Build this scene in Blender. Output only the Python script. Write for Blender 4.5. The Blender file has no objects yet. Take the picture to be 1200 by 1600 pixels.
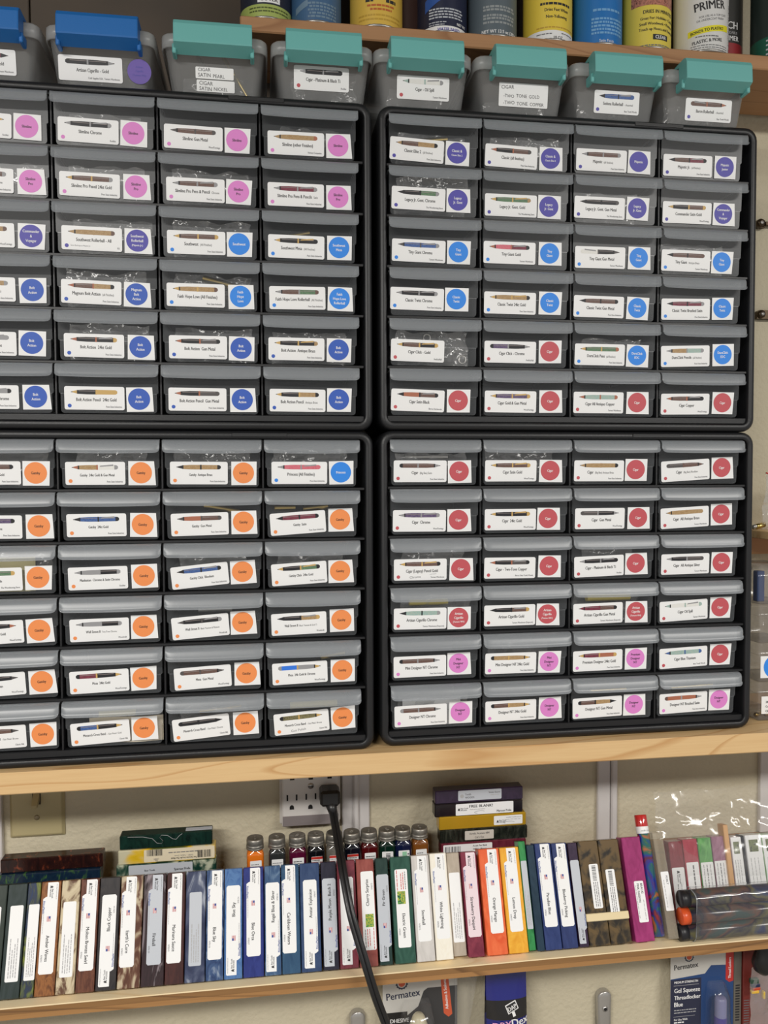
import bpy, math, random
from mathutils import Matrix, Vector, noise

# ------------------------------------------------------------------ camera, world, lights, exposure
scene = bpy.context.scene
COL = scene.collection
random.seed(7)
# frame: X along the wall to the right, Y into the wall, Z up; origin at the top left drawer of the upper right cabinet
cam = bpy.data.cameras.new('camera')
cam.sensor_fit = 'HORIZONTAL'; cam.sensor_width = 36.0; cam.lens = 1282.6 * 36.0 / 1200.0
cam.clip_start = 0.02
cam_ob = bpy.data.objects.new('camera', cam)
COL.objects.link(cam_ob)
cam_ob.matrix_world = Matrix((
    (0.9894067, 0.0096732, -0.14484756, -0.15316),
    (-0.14510823, 0.03674827, -0.98873311, -0.9965),
    (-0.00424131, 0.99927774, 0.03776264, -0.44321),
    (0, 0, 0, 1)))
scene.camera = cam_ob

world = bpy.data.worlds.new('world'); scene.world = world
world.use_nodes = True
bg = world.node_tree.nodes['Background']
bg.inputs[0].default_value = (1.0, 0.98, 0.96, 1); bg.inputs[1].default_value = 0.38

def area_light(name, loc, size, size_y, power, col, target):
    l = bpy.data.lights.new(name, 'AREA'); l.shape = 'RECTANGLE'
    l.size = size; l.size_y = size_y; l.energy = power; l.color = col
    o = bpy.data.objects.new(name, l); COL.objects.link(o)
    o.location = loc
    o.rotation_euler = (Vector(target) - Vector(loc)).to_track_quat('-Z', 'Y').to_euler()
    return o
# two ceiling strip lamps of the workshop, behind and above the photographer
area_light('ceiling_strip_lamp', (-1.1, -2.05, 0.40), 1.2, 0.16, 60, (1.0, 0.97, 0.92), (-1.05, -1.85, -1.0))
area_light('ceiling_strip_lamp', (1.35, -1.95, 0.40), 1.2, 0.16, 42, (1.0, 0.97, 0.92), (1.25, -1.75, -1.0))

scene.view_settings.view_transform = 'Standard'
scene.view_settings.look = 'None'
scene.view_settings.gamma = 1.0
scene.view_settings.use_curve_mapping = False
scene.view_settings.exposure = 0.1
scene.cycles.transparent_max_bounces = 24
scene.cycles.max_bounces = 8
scene.cycles.caustics_reflective = False
scene.cycles.caustics_refractive = False

# ------------------------------------------------------------------ helpers
def S(r, g, b):
    f = lambda c: (c / 255 / 12.92) if c <= 10 else ((c / 255 + 0.055) / 1.055) ** 2.4
    return (f(r), f(g), f(b), 1.0)

_M = {}
def base_mat(name):
    m = bpy.data.materials.new(name); m.use_nodes = True
    return m, m.node_tree, m.node_tree.nodes['Principled BSDF']

def plain(name, col, rough=0.5, metal=0.0, bump=0.0, bscale=200.0, spec=0.5, coat=0.0):
    if name in _M: return _M[name]
    m, nt, p = base_mat(name)
    p.inputs['Base Color'].default_value = col
    p.inputs['Roughness'].default_value = rough
    p.inputs['Metallic'].default_value = metal
    p.inputs['Specular IOR Level'].default_value = spec
    p.inputs['Coat Weight'].default_value = coat
    if bump:
        tc = nt.nodes.new('ShaderNodeTexCoord'); n = nt.nodes.new('ShaderNodeTexNoise'); b = nt.nodes.new('ShaderNodeBump')
        n.inputs['Scale'].default_value = bscale; n.inputs['Detail'].default_value = 4
        b.inputs['Strength'].default_value = bump; b.inputs['Distance'].default_value = 0.002
        nt.links.new(tc.outputs['Object'], n.inputs['Vector'])
        nt.links.new(n.outputs['Fac'], b.inputs['Height']); nt.links.new(b.outputs['Normal'], p.inputs['Normal'])
    _M[name] = m
    return m

def swirl(name, cols, scale=30.0, dist=2.0, rough=0.22, stretch=(1, 1, 1), detail=3.0, sharp=False, coat=0.0, spec=0.5):
    """marbled plastic or wood figure: a distorted noise through a colour ramp"""
    if name in _M: return _M[name]
    m, nt, p = base_mat(name)
    tc = nt.nodes.new('ShaderNodeTexCoord'); mp = nt.nodes.new('ShaderNodeMapping'); n = nt.nodes.new('ShaderNodeTexNoise')
    cr = nt.nodes.new('ShaderNodeValToRGB')
    mp.inputs['Scale'].default_value = stretch
    mp.inputs['Location'].default_value = (random.random() * 9, random.random() * 9, random.random() * 9)
    n.inputs['Scale'].default_value = scale; n.inputs['Distortion'].default_value = dist; n.inputs['Detail'].default_value = detail
    k = len(cols)
    el = cr.color_ramp.elements
    el[0].position = 0.3; el[0].color = cols[0]; el[1].position = 0.7; el[1].color = cols[-1]
    for i in range(1, k - 1):
        e = el.new(0.3 + 0.4 * i / (k - 1)); e.color = cols[i]
    if sharp: cr.color_ramp.interpolation = 'EASE' if k == 2 else 'B_SPLINE'
    if sharp:
        span = 0.1
        for i, e in enumerate(sorted(el, key=lambda e: e.position)):
            e.position = 0.5 - span + 2 * span * i / (k - 1)
    nt.links.new(tc.outputs['Object'], mp.inputs['Vector']); nt.links.new(mp.outputs['Vector'], n.inputs['Vector'])
    nt.links.new(n.outputs['Fac'], cr.inputs['Fac']); nt.links.new(cr.outputs['Color'], p.inputs['Base Color'])
    p.inputs['Roughness'].default_value = rough; p.inputs['Coat Weight'].default_value = coat
    p.inputs['Specular IOR Level'].default_value = spec
    _M[name] = m
    return m

def film(name, col, body, gloss_rough=0.1, gloss=1.0, bump=0.0, bscale=40.0):
    """thin clear or frosted plastic sheet: part passes light straight, part scatters, plus a surface reflection"""
    if name in _M: return _M[name]
    m, nt, p = base_mat(name)
    nt.nodes.remove(p)
    out = nt.nodes['Material Output']
    tr = nt.nodes.new('ShaderNodeBsdfTransparent'); df = nt.nodes.new('ShaderNodeBsdfDiffuse'); gl = nt.nodes.new('ShaderNodeBsdfGlossy')
    m1 = nt.nodes.new('ShaderNodeMixShader'); m2 = nt.nodes.new('ShaderNodeMixShader'); fr = nt.nodes.new('ShaderNodeFresnel')
    mu = nt.nodes.new('ShaderNodeMath'); mu.operation = 'MULTIPLY'; mu.inputs[1].default_value = gloss
    # a thin sheet reflects alike from both sides: give the back face the inverse index
    ge = nt.nodes.new('ShaderNodeNewGeometry'); io = nt.nodes.new('ShaderNodeMath'); io.operation = 'MULTIPLY_ADD'
    io.inputs[1].default_value = 1 / 1.5 - 1.5; io.inputs[2].default_value = 1.5
    nt.links.new(ge.outputs['Backfacing'], io.inputs[0]); nt.links.new(io.outputs[0], fr.inputs['IOR'])
    df.inputs['Color'].default_value = col; gl.inputs['Roughness'].default_value = gloss_rough
    m1.inputs[0].default_value = body
    L = nt.links.new
    L(tr.outputs[0], m1.inputs[1]); L(df.outputs[0], m1.inputs[2])
    L(fr.outputs[0], mu.inputs[0]); L(mu.outputs[0], m2.inputs[0])
    L(m1.outputs[0], m2.inputs[1]); L(gl.outputs[0], m2.inputs[2]); L(m2.outputs[0], out.inputs['Surface'])
    if bump:
        tc = nt.nodes.new('ShaderNodeTexCoord'); n = nt.nodes.new('ShaderNodeTexNoise'); b = nt.nodes.new('ShaderNodeBump')
        n.inputs['Scale'].default_value = bscale; b.inputs['Strength'].default_value = bump; b.inputs['Distance'].default_value = 0.01
        L(tc.outputs['Object'], n.inputs['Vector']); L(n.outputs['Fac'], b.inputs['Height'])
        L(b.outputs['Normal'], gl.inputs['Normal']); L(b.outputs['Normal'], fr.inputs['Normal'])
    _M[name] = m
    return m

def wood(name, c_light, c_dark, rough=0.5, axis=0, scale=1.0):
    if name in _M: return _M[name]
    m, nt, p = base_mat(name)
    L = nt.links.new
    tc = nt.nodes.new('ShaderNodeTexCoord'); mp = nt.nodes.new('ShaderNodeMapping'); n = nt.nodes.new('ShaderNodeTexNoise')
    w = nt.nodes.new('ShaderNodeMath'); w.operation = 'MULTIPLY'; w.inputs[1].default_value = 9.0
    fr = nt.nodes.new('ShaderNodeMath'); fr.operation = 'FRACT'
    cr = nt.nodes.new('ShaderNodeValToRGB'); n2 = nt.nodes.new('ShaderNodeTexNoise'); mx = nt.nodes.new('ShaderNodeMix'); mx.data_type = 'RGBA'
    sc = [9.0 * scale] * 3; sc[axis] = 1.6 * scale
    mp.inputs['Scale'].default_value = sc
    n.inputs['Scale'].default_value = 1.0; n.inputs['Detail'].default_value = 1.5; n.inputs['Distortion'].default_value = 0.4
    e = cr.color_ramp.elements
    e[0].position = 0.0; e[0].color = c_light; e[1].position = 1.0; e[1].color = c_light
    a = e.new(0.72); a.color = c_light
    a = e.new(0.86); a.color = c_dark
    a = e.new(0.9); a.color = c_light
    mp2 = nt.nodes.new('ShaderNodeMapping'); s2 = [420.0] * 3; s2[axis] = 14.0
    mp2.inputs['Scale'].default_value = s2
    n2.inputs['Scale'].default_value = 1.0; n2.inputs['Detail'].default_value = 2
    L(tc.outputs['Object'], mp.inputs['Vector']); L(mp.outputs['Vector'], n.inputs['Vector'])
    L(n.outputs['Fac'], w.inputs[0]); L(w.outputs[0], fr.inputs[0]); L(fr.outputs[0], cr.inputs['Fac'])
    L(tc.outputs['Object'], mp2.inputs['Vector']); L(mp2.outputs['Vector'], n2.inputs['Vector'])
    mr = nt.nodes.new('ShaderNodeMapRange'); mr.inputs['From Min'].default_value = 0.35; mr.inputs['From Max'].default_value = 0.7
    mr.inputs['To Min'].default_value = 0.0; mr.inputs['To Max'].default_value = 0.22
    L(n2.outputs['Fac'], mr.inputs['Value']); L(mr.outputs[0], mx.inputs[0])
    L(cr.outputs['Color'], mx.inputs[6]); mx.inputs[7].default_value = c_dark
    L(mx.outputs[2], p.inputs['Base Color'])
    p.inputs['Roughness'].default_value = rough
    _M[name] = m
    return m

_TX = {}
def glyphs(s, bold):
    k = (s, bold)
    if k not in _TX:
        cu = bpy.data.curves.new('glyphs', 'FONT'); cu.body = s; cu.size = 1.0; cu.resolution_u = 2; cu.fill_mode = 'FRONT'
        ob = bpy.data.objects.new('glyphs', cu)
        me = bpy.data.meshes.new_from_object(ob)
        vs = [(v.co.x, v.co.y) for v in me.vertices]; fs = [tuple(p.vertices) for p in me.polygons]
        bpy.data.objects.remove(ob); bpy.data.curves.remove(cu); bpy.data.meshes.remove(me)
        x0 = min((v[0] for v in vs), default=0.0); x1 = max((v[0] for v in vs), default=0.0)
        if bold:      # heavier stems: the same outline laid twice, a hair apart
            q = len(vs); vs = vs + [(x + 0.045, y) for x, y in vs]; fs = fs + [tuple(i + q for i in f) for f in fs]; x1 += 0.045
        _TX[k] = ([(x - x0, y) for x, y in vs], fs, x1 - x0)
    return _TX[k]
SQ = 0.86

class MB:
    """collects shapes; build() links them as one mesh object"""
    def __init__(s): s.v = []; s.f = []; s.fm = []; s.sm = []; s.mats = []; s.fn = None
    def add(s, vs, fs, mat, smooth=False):
        o = len(s.v)
        if s.fn: vs = [s.fn(*v) for v in vs]
        s.v += [tuple(v) for v in vs]
        if mat not in s.mats: s.mats.append(mat)
        i = s.mats.index(mat)
        for f in fs:
            s.f.append(tuple(o + k for k in f)); s.fm.append(i); s.sm.append(smooth)
    def box(s, x0, x1, y0, y1, z0, z1, mat, b=0.0):
        if b <= 0:
            vs = [(x, y, z) for x in (x0, x1) for y in (y0, y1) for z in (z0, z1)]
            s.add(vs, [(0, 1, 3, 2), (4, 6, 7, 5), (0, 4, 5, 1), (2, 3, 7, 6), (0, 2, 6, 4), (1, 5, 7, 3)], mat); return
        vs = []; idx = {}
        X = (x0, x1); Y = (y0, y1); Z = (z0, z1); sg = (b, -b)
        for i in (0, 1):
            for j in (0, 1):
                for k in (0, 1):
                    idx[i, j, k] = len(vs)
                    vs += [(X[i], Y[j] + sg[j], Z[k] + sg[k]), (X[i] + sg[i], Y[j], Z[k] + sg[k]), (X[i] + sg[i], Y[j] + sg[j], Z[k])]
        fs = []
        g = lambda i, j, k, a: idx[i, j, k] + a
        for i in (0, 1): fs.append([g(i, 0, 0, 0), g(i, 1, 0, 0), g(i, 1, 1, 0), g(i, 0, 1, 0)])
        for j in (0, 1): fs.append([g(0, j, 0, 1), g(1, j, 0, 1), g(1, j, 1, 1), g(0, j, 1, 1)])
        for k in (0, 1): fs.append([g(0, 0, k, 2), g(1, 0, k, 2), g(1, 1, k, 2), g(0, 1, k, 2)])
        for j in (0, 1):
            for k in (0, 1): fs.append([g(0, j, k, 1), g(1, j, k, 1), g(1, j, k, 2), g(0, j, k, 2)])
        for i in (0, 1):
            for k in (0, 1): fs.append([g(i, 0, k, 0), g(i, 1, k, 0), g(i, 1, k, 2), g(i, 0, k, 2)])
        for i in (0, 1):
            for j in (0, 1): fs.append([g(i, j, 0, 0), g(i, j, 1, 0), g(i, j, 1, 1), g(i, j, 0, 1)])
        for i in (0, 1):
            for j in (0, 1):
                for k in (0, 1): fs.append([g(i, j, k, 0), g(i, j, k, 1), g(i, j, k, 2)])
        # orient every face outwards
        c = Vector(((x0 + x1) / 2, (y0 + y1) / 2, (z0 + z1) / 2)); out = []
        for f in fs:
            p = [Vector(vs[q]) for q in f]
            n = (p[1] - p[0]).cross(p[2] - p[0]); m = sum(p, Vector()) / len(p)
            out.append(tuple(f) if n.dot(m - c) > 0 else tuple(reversed(f)))
        s.add(vs, out, mat)
    def loops(s, rings, mat, smooth=True, cap0=False, cap1=False, closed=True):
        n = len(rings[0]); vs = [p for r in rings for p in r]; fs = []
        for a in range(len(rings) - 1):
            for k in range(n if closed else n - 1):
                fs.append((a * n + k, a * n + (k + 1) % n, (a + 1) * n + (k + 1) % n, (a + 1) * n + k))
        if cap0: fs.append(tuple(reversed(range(n))))
        if cap1: fs.append(tuple(range((len(rings) - 1) * n, len(rings) * n)))
        s.add(vs, fs, mat, smooth)
    def lathe(s, prof, mat, cx=0, cy=0, n=24, smooth=True, cap0=False, cap1=False):
        s.loops([[(cx + r * math.cos(2 * math.pi * k / n), cy + r * math.sin(2 * math.pi * k / n), z) for k in range(n)] for r, z in prof], mat, smooth, cap0, cap1)
    def tube(s, pts, r, mat, n=10, caps=True):
        pts = [Vector(p) for p in pts]; rings = []
        up = Vector((0, 0, 1))
        for i, p in enumerate(pts):
            t = (pts[min(i + 1, len(pts) - 1)] - pts[max(i - 1, 0)]).normalized()
            a = t.cross(up)
            if a.length < 0.05: a = t.cross(Vector((1, 0, 0)))
            a.normalize(); b = t.cross(a)
            rr = r[i] if isinstance(r, (list, tuple)) else r
            rings.append([tuple(p + a * (rr * math.cos(2 * math.pi * k / n)) + b * (rr * math.sin(2 * math.pi * k / n))) for k in range(n)])
        s.loops(rings, mat, True, caps, caps)
    def slab(s, pts, y0, y1, mat):
        """outline in x,z pushed from y0 (front) to y1"""
        n = len(pts)
        vs = [(x, y0, z) for x, z in pts] + [(x, y1, z) for x, z in pts]
        fs = [tuple(range(n)), tuple(reversed(range(n, 2 * n)))] + [(k, k + n, (k + 1) % n + n, (k + 1) % n) for k in range(n)]
        s.add(vs, fs, mat)
    def flat(s, pts, y, mat): s.add([(x, y, z) for x, z in pts], [tuple(range(len(pts)))], mat)
    def rect(s, x0, x1, z0, z1, y, mat): s.flat([(x0, z0), (x1, z0), (x1, z1), (x0, z1)], y, mat)
    def disc(s, cx, cz, r, y, mat, n=28, ry=None):
        s.flat([(cx + r * math.cos(2 * math.pi * k / n), cz + (ry or r) * math.sin(2 * math.pi * k / n)) for k in range(n)], y, mat)
    def text(s, t, size, cx, cz, y, mat, align='C', bold=False, maxw=None, rot=0.0, sq=SQ):
        vs, fs, w = glyphs(t, bold)
        half = len(vs) // 2 if bold else len(vs)
        W = w * size * sq
        if maxw and W > maxw: size *= maxw / W if maxw / W > 0.8 else 0.8; W = w * size * sq; sq = sq * min(1.0, maxw / W); W = w * size * sq
        dx = {'C': -W / 2, 'L': 0, 'R': -W}[align]
        c, sn = math.cos(rot), math.sin(rot); o = []
        for i, (x, z) in enumerate(vs):
            a = x * size * sq + dx; b = z * size
            o.append((cx + a * c - b * sn, y - (0.00003 if i >= half else 0.0), cz + a * sn + b * c))
        s.add(o, fs, mat)
        return W
    def build(s, name, parent=None, loc=None, rot=None):
        me = bpy.data.meshes.new(name)
        me.from_pydata(s.v, [], s.f)
        for m in s.mats: me.materials.append(m)
        me.polygons.foreach_set('material_index', s.fm)
        me.polygons.foreach_set('use_smooth', s.sm)
        me.update()
        return place(name, me, parent, loc, rot)

def place(name, me, parent=None, loc=None, rot=None):
    o = bpy.data.objects.new(name, me); COL.objects.link(o)
    if parent: o.parent = parent
    if loc: o.location = loc
    if rot: o.rotation_euler = rot
    return o
def tag(o, label, cat=None, group=None, kind=None):
    if label: o['label'] = label
    if cat: o['category'] = cat
    if group: o['group'] = group
    if kind: o['kind'] = kind
    return o
def empty(name, loc=(0, 0, 0), rot=(0, 0, 0)):
    o = bpy.data.objects.new(name, None); COL.objects.link(o); o.location = loc; o.rotation_euler = rot; o.empty_display_size = 0.01
    return o
def rrect(x0, x1, z0, z1, r, n=4):
    p = []
    for cx, cz, a0 in ((x1 - r, z0 + r, -90), (x1 - r, z1 - r, 0), (x0 + r, z1 - r, 90), (x0 + r, z0 + r, 180)):
        for k in range(n + 1):
            a = math.radians(a0 + 90 * k / n); p.append((cx + r * math.cos(a), cz + r * math.sin(a)))
    return p
ORD = ['first', 'second', 'third', 'fourth', 'fifth', 'sixth', 'seventh', 'eighth', 'ninth', 'tenth', 'eleventh']

# ------------------------------------------------------------------ materials
BLACK = plain('black_plastic', (0.0085, 0.009, 0.0105, 1), 0.42, bump=0.08, bscale=900)
DRAWER = film('clear_drawer_plastic', (0.40, 0.43, 0.46, 1), 0.105, 0.30, 0.8)
LIP = film('frosted_handle_plastic', (0.41, 0.44, 0.47, 1), 0.38, 0.32, 0.9)
BIN = film('cloudy_bin_plastic', (0.46, 0.47, 0.47, 1), 0.40, 0.25, 0.9)
BINLID = film('frosted_lid_plastic', (0.52, 0.53, 0.53, 1), 0.62, 0.3, 0.9)
BAG = film('bag_film', (0.80, 0.80, 0.79, 1), 0.13, 0.14, 2.2, bump=0.5, bscale=60)
CLEARBAG = film('clear_bag_film', (0.8, 0.78, 0.74, 1), 0.045, 0.10, 0.75, bump=0.12, bscale=30)
CLEARBOX = film('clear_box_plastic', (0.22, 0.21, 0.23, 1), 0.30, 0.10, 1.2)
PAPER = plain('white_label_paper', (0.86, 0.865, 0.865, 1), 0.45)
PAPER_OLD = plain('grey_label_film', (0.52, 0.55, 0.60, 1), 0.35)
INK = plain('black_ink', (0.02, 0.02, 0.022, 1), 0.5)
INK2 = plain('grey_ink', (0.16, 0.16, 0.17, 1), 0.5)
FAINT = plain('pale_grey_ink', (0.42, 0.42, 0.43, 1), 0.5)
INKW = plain('white_ink', (0.85, 0.85, 0.85, 1), 0.5)
INKB = plain('blue_ink', S(40, 70, 150), 0.5)
INKR = plain('red_ink', S(200, 50, 40), 0.5)
DOT = {'pink': plain('pink_print', S(222, 133, 205), 0.5), 'purple': plain('purple_print', S(82, 76, 168), 0.5),
       'blue': plain('blue_print', S(52, 92, 185), 0.5), 'sky': plain('sky_blue_print', S(45, 136, 232), 0.5),
       'red': plain('red_print', S(194, 84, 92), 0.5), 'orange': plain('orange_print', S(240, 145, 82), 0.5)}
def penmat(n, a, b=None):
    return plain('pen_print_' + n, a, 0.5) if b is None else swirl('pen_print_' + n, [a, b, a], 260, 3, 0.5, (1, 1, 2.2), sharp=True)
PEN = {'c': penmat('chrome', S(150, 150, 152)), 'g': penmat('gold', S(200, 165, 100)), 'k': penmat('black', S(32, 32, 36)),
       'm': penmat('gunmetal', S(84, 80, 80)), 'b': penmat('brown_wood', S(84, 60, 54), S(128, 102, 92)),
       't': penmat('tan_wood', S(150, 115, 72), S(196, 170, 128)), 'u': penmat('blue_resin', S(40, 60, 120), S(90, 130, 190)),
       'p': penmat('pink_resin', S(200, 80, 100), S(225, 140, 150)), 'r': penmat('dark_red_resin', S(90, 30, 45), S(150, 70, 90)),
       'n': penmat('green_resin', S(50, 90, 70), S(130, 160, 120)), 'e': penmat('teal_resin', S(120, 175, 175), S(200, 190, 170)),
       'v': penmat('violet_resin', S(40, 30, 80), S(140, 120, 150)), 'w': penmat('white_resin', S(222, 222, 216), S(235, 233, 230)),
       'o': penmat('copper', S(170, 105, 80)), 'x': penmat('camo_resin', S(40, 42, 36), S(170, 160, 110)), 'h': penmat('sheen', S(140, 130, 128)), 'y': penmat('flat_blue', S(50, 120, 225))}
BRASS = plain('brass', (0.62, 0.46, 0.16, 1), 0.28, 1.0)
STEEL = plain('steel', (0.50, 0.49, 0.47, 1), 0.34, 0.75)
PINE = wood('pine_board', S(218, 184, 134), S(196, 152, 100), 0.5)
PINE_DIM = wood('aged_pine_board', S(176, 132, 92), S(152, 108, 72), 0.6)
PLY_LIT = wood('lit_birch_plywood', S(246, 226, 186), S(236, 208, 162), 0.5)  # pale birch, with the stronger light on the top face put into it
PLYEDGE = wood('plywood_edge', S(142, 104, 62), S(108, 76, 44), 0.65)

# ------------------------------------------------------------------ the room
def wall_material():
    m, nt, p = base_mat('painted_plaster')
    L = nt.links.new
    tc = nt.nodes.new('ShaderNodeTexCoord'); n = nt.nodes.new('ShaderNodeTexNoise'); b = nt.nodes.new('ShaderNodeBump'); n2 = nt.nodes.new('ShaderNodeTexNoise')
    cr = nt.nodes.new('ShaderNodeValToRGB')
    n.inputs['Scale'].default_value = 140; n.inputs['Detail'].default_value = 5
    n2.inputs['Scale'].default_value = 6; n2.inputs['Detail'].default_value = 3
    cr.color_ramp.elements[0].position = 0.3; cr.color_ramp.elements[0].color = S(192, 183, 158)
    cr.color_ramp.elements[1].position = 0.75; cr.color_ramp.elements[1].color = S(204, 195, 171)
    b.inputs['Strength'].default_value = 0.6; b.inputs['Distance'].default_value = 0.003
    L(tc.outputs['Object'], n.inputs['Vector']); L(tc.outputs['Object'], n2.inputs['Vector'])
    L(n.outputs['Fac'], b.inputs['Height']); L(b.outputs['Normal'], p.inputs['Normal'])
    L(n2.outputs['Fac'], cr.inputs['Fac']); L(cr.outputs['Color'], p.inputs['Base Color'])
    p.inputs['Roughness'].default_value = 0.75
    return m
WALL = wall_material()
mb = MB(); mb.box(-2.2, 2.2, 0.17, 0.27, -1.95, 0.46, WALL); tag(mb.build('wall_back'), None, kind='structure')
mb = MB(); mb.box(-2.2, 2.2, -3.2, 0.27, -2.05, -1.95, plain('concrete', S(150, 145, 138), 0.8, bump=0.2)); tag(mb.build('floor'), None, kind='structure')
mb = MB(); mb.box(-2.2, 2.2, -3.2, 0.27, 0.46, 0.56, plain('ceiling_paint', S(120, 112, 100), 0.85)); tag(mb.build('ceiling'), None, kind='structure')  # unseen ceiling, set low to hold world light off the top
# added panels: their dark brown stands in for shade on the upper wall
mb = MB()
SHADE_BROWN = swirl('wall_shade_brown', [S(78, 70, 62), S(92, 80, 68)], 5, 0.6, 0.7)
mb.box(-1.2, -0.452, 0.160, 0.17, -0.36, 0.455, SHADE_BROWN, 0.001); mb.box(-0.45, -0.172, 0.160, 0.17, -0.36, 0.455, SHADE_BROWN, 0.001)
mb.box(-0.170, 0.53, 0.160, 0.17, 0.02, 0.455, SHADE_BROWN, 0.001)
tag(mb.build('wall_shade_panel'), 'added brown panels painting shade on the wall behind bins and cans', kind='structure')
LS_BACK = -0.992
TRIM = plain('white_trim', S(206, 202, 200), 0.5)
# white cable channel by the outlet: two raised ribs
mb = MB(); mb.box(-0.046, -0.006, 0.163, 0.17, LS_BACK, -0.805, TRIM, 0.0015); mb.box(-0.030, -0.022, 0.157, 0.166, LS_BACK, -0.805, TRIM, 0.002)
tag(mb.build('trim_2'), 'white vertical cable channel beside the outlet', kind='structure')
mb = MB(); mb.box(0.340, 0.360, 0.162, 0.17, LS_BACK, -0.805, TRIM, 0.0015); mb.box(0.3605, 0.370, 0.158, 0.17, LS_BACK, -0.805, TRIM, 0.002)
tag(mb.build('trim_3'), 'white vertical strip on the wall behind the camouflage blanks', kind='structure')
mb = MB(); mb.box(-0.60, -0.508, 0.160, 0.17, LS_BACK, -0.805, TRIM, 0.001)
tag(mb.build('trim_4'), 'pale door casing left of the light switch', kind='structure')
mb = MB(); mb.box(0.605, 0.75, 0.162, 0.17, LS_BACK, -0.805, TRIM, 0.001)
tag(mb.build('trim_5'), 'pale wall panel edge at the right end under the shelf', kind='structure')

# ------------------------------------------------------------------ shelves
def shelf(name, x0, x1, y0, y1, z0, z1, mat, label, b=0.0015):
    mb = MB(); mb.box(x0, x1, y0, y1, z0, z1, mat, b); return tag(mb.build(name), label, 'shelf')
CAB_BOT = -0.7734
shelf('wooden_shelf', -0.95, 0.95, -0.02, 0.1695, -0.7998, -0.7742, PINE, 'thick pine shelf board carrying the black drawer cabinets')
LS = -1.0565                                   # top of the lower shelf
root = empty('wooden_shelf', (0, 0, 0)); tag(root, 'lower plywood shelf holding the row of pen blanks', 'shelf')
mb = MB(); mb.box(-0.95, 0.95, -0.006, 0.1695, LS - 0.0015, LS, PLY_LIT); mb.build('top_veneer', root)
mb = MB(); mb.box(-0.95, 0.95, -0.0058, 0.1695, LS - 0.0085, LS - 0.0016, PLYEDGE); mb.build('core_layer', root)
mb = MB(); mb.box(-0.95, 0.95, -0.0040, 0.1695, LS - 0.0160, LS - 0.0086, wood('lower_ply_layer', S(166, 122, 74), S(128, 92, 54), 0.65)); mb.build('core_layer', root)
mb = MB(); mb.box(-0.95, 0.95, 0.0555, 0.1690, LS + 0.0002, -0.9930, PLYEDGE, 0.001)
tag(mb.build('display_step'), 'long wooden step on the lower shelf behind the leaning blanks', 'step')
US = 0.1195
shelf('wooden_shelf', -0.176, 0.95, 0.030, 0.1595, US - 0.0185, US, PINE_DIM, 'brown upper shelf board under the row of spray cans')

# ------------------------------------------------------------------ drawer cabinets
PITX, PITZ, LIPW = 0.1175, 0.0611, 0.1146
def face_y(z): return 0.0062 + (-0.016 - z) * 0.06
def lip_mesh():
    mb = MB(); n = 18; hw = LIPW / 2
    prof = [(0.007, 0.0), (0.001, 0.0002), (-0.004, -0.0016), (-0.0066, -0.006), (-0.0080, -0.0118), (-0.0086, -0.0147), (-0.0106, -0.0158)]
    us = [-1, -0.985, -0.965, -0.94, -0.9] + [-0.8 + 0.2 * k for k in range(9)] + [0.9, 0.94, 0.965, 0.985, 1]
    def pt(u, i, off):
        y, z = prof[i]; x = u * hw
        d = hw - abs(x); R = 0.006
        f = z / -0.0160
        if d < R: z += f * 0.0045 * (1 - math.sqrt(max(0, 1 - ((R - d) / R) ** 2)))
        z -= 0.0009 * f * (1 - u * u)
        if d < R: y += 0.003 * (1 - d / R) ** 2 * f
        return (x, y + off, z)
    front = [[pt(u, i, 0) for u in us] for i in range(7)]
    back = [[pt(u, i, 0.0014) for u in us] for i in range(7)]
    m = len(us)
    rings = front + list(reversed(back))
    vs = [p for r in rings for p in r]; fs = []
    R_ = len(rings)
    for a in range(R_):
        b = (a + 1) % R_
        for k in range(m - 1): fs.append((a * m + k, b * m + k, b * m + k + 1, a * m + k + 1))
    for k in (0, m - 1):
        for i in range(6): fs.append((i * m + k, (i + 1) * m + k, (R_ - 2 - i) * m + k, (R_ - 1 - i) * m + k))
    mb.add(vs, fs, LIP, True)
    me_o = mb.build('handle_lip'); me = me_o.data; bpy.data.objects.remove(me_o); return me
def drawer_mesh():
    mb = MB(); a, b, zt, zs, zb = 0.0556, 0.0538, -0.001, -0.0335, -0.0562
    r = 0.004
    pts = [(-a, zt), (-a, zs + 0.001), (-b, zs - 0.0005)]
    pts += [(-b + r - r * math.cos(t), zb + r - r * math.sin(t)) for t in (0, 0.4, 0.8, 1.2, math.pi / 2)]
    pts += [(-x, z) for x, z in reversed(pts)]
    n = len(pts)
    F = [(x, face_y(z), z) for x, z in pts]; B = [(x, 0.140, z) for x, z in pts]
    mb.add(F, [tuple(range(n))], DRAWER)
    mb.add(F + B, [(k, k + 1, k + 1 + n, k + n) for k in range(n - 1)], DRAWER)
    mb.add(B, [tuple(reversed(range(n)))], DRAWER)
    # moulded rib across the step, and the thicker rim along the top edges
    mb.box(-b, b, face_y(zs) - 0.0006, face_y(zs), zs - 0.0006, zs, DRAWER)
    for s in (-1, 1): mb.box(s * a - 0.0007, s * a + 0.0007, 0.012, 0.14, zt - 0.002, zt, LIP)
    o = mb.build('drawer'); me = o.data; bpy.data.objects.remove(o); return me
DRAWER_ME, LIP_ME = drawer_mesh(), lip_mesh()

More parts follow.
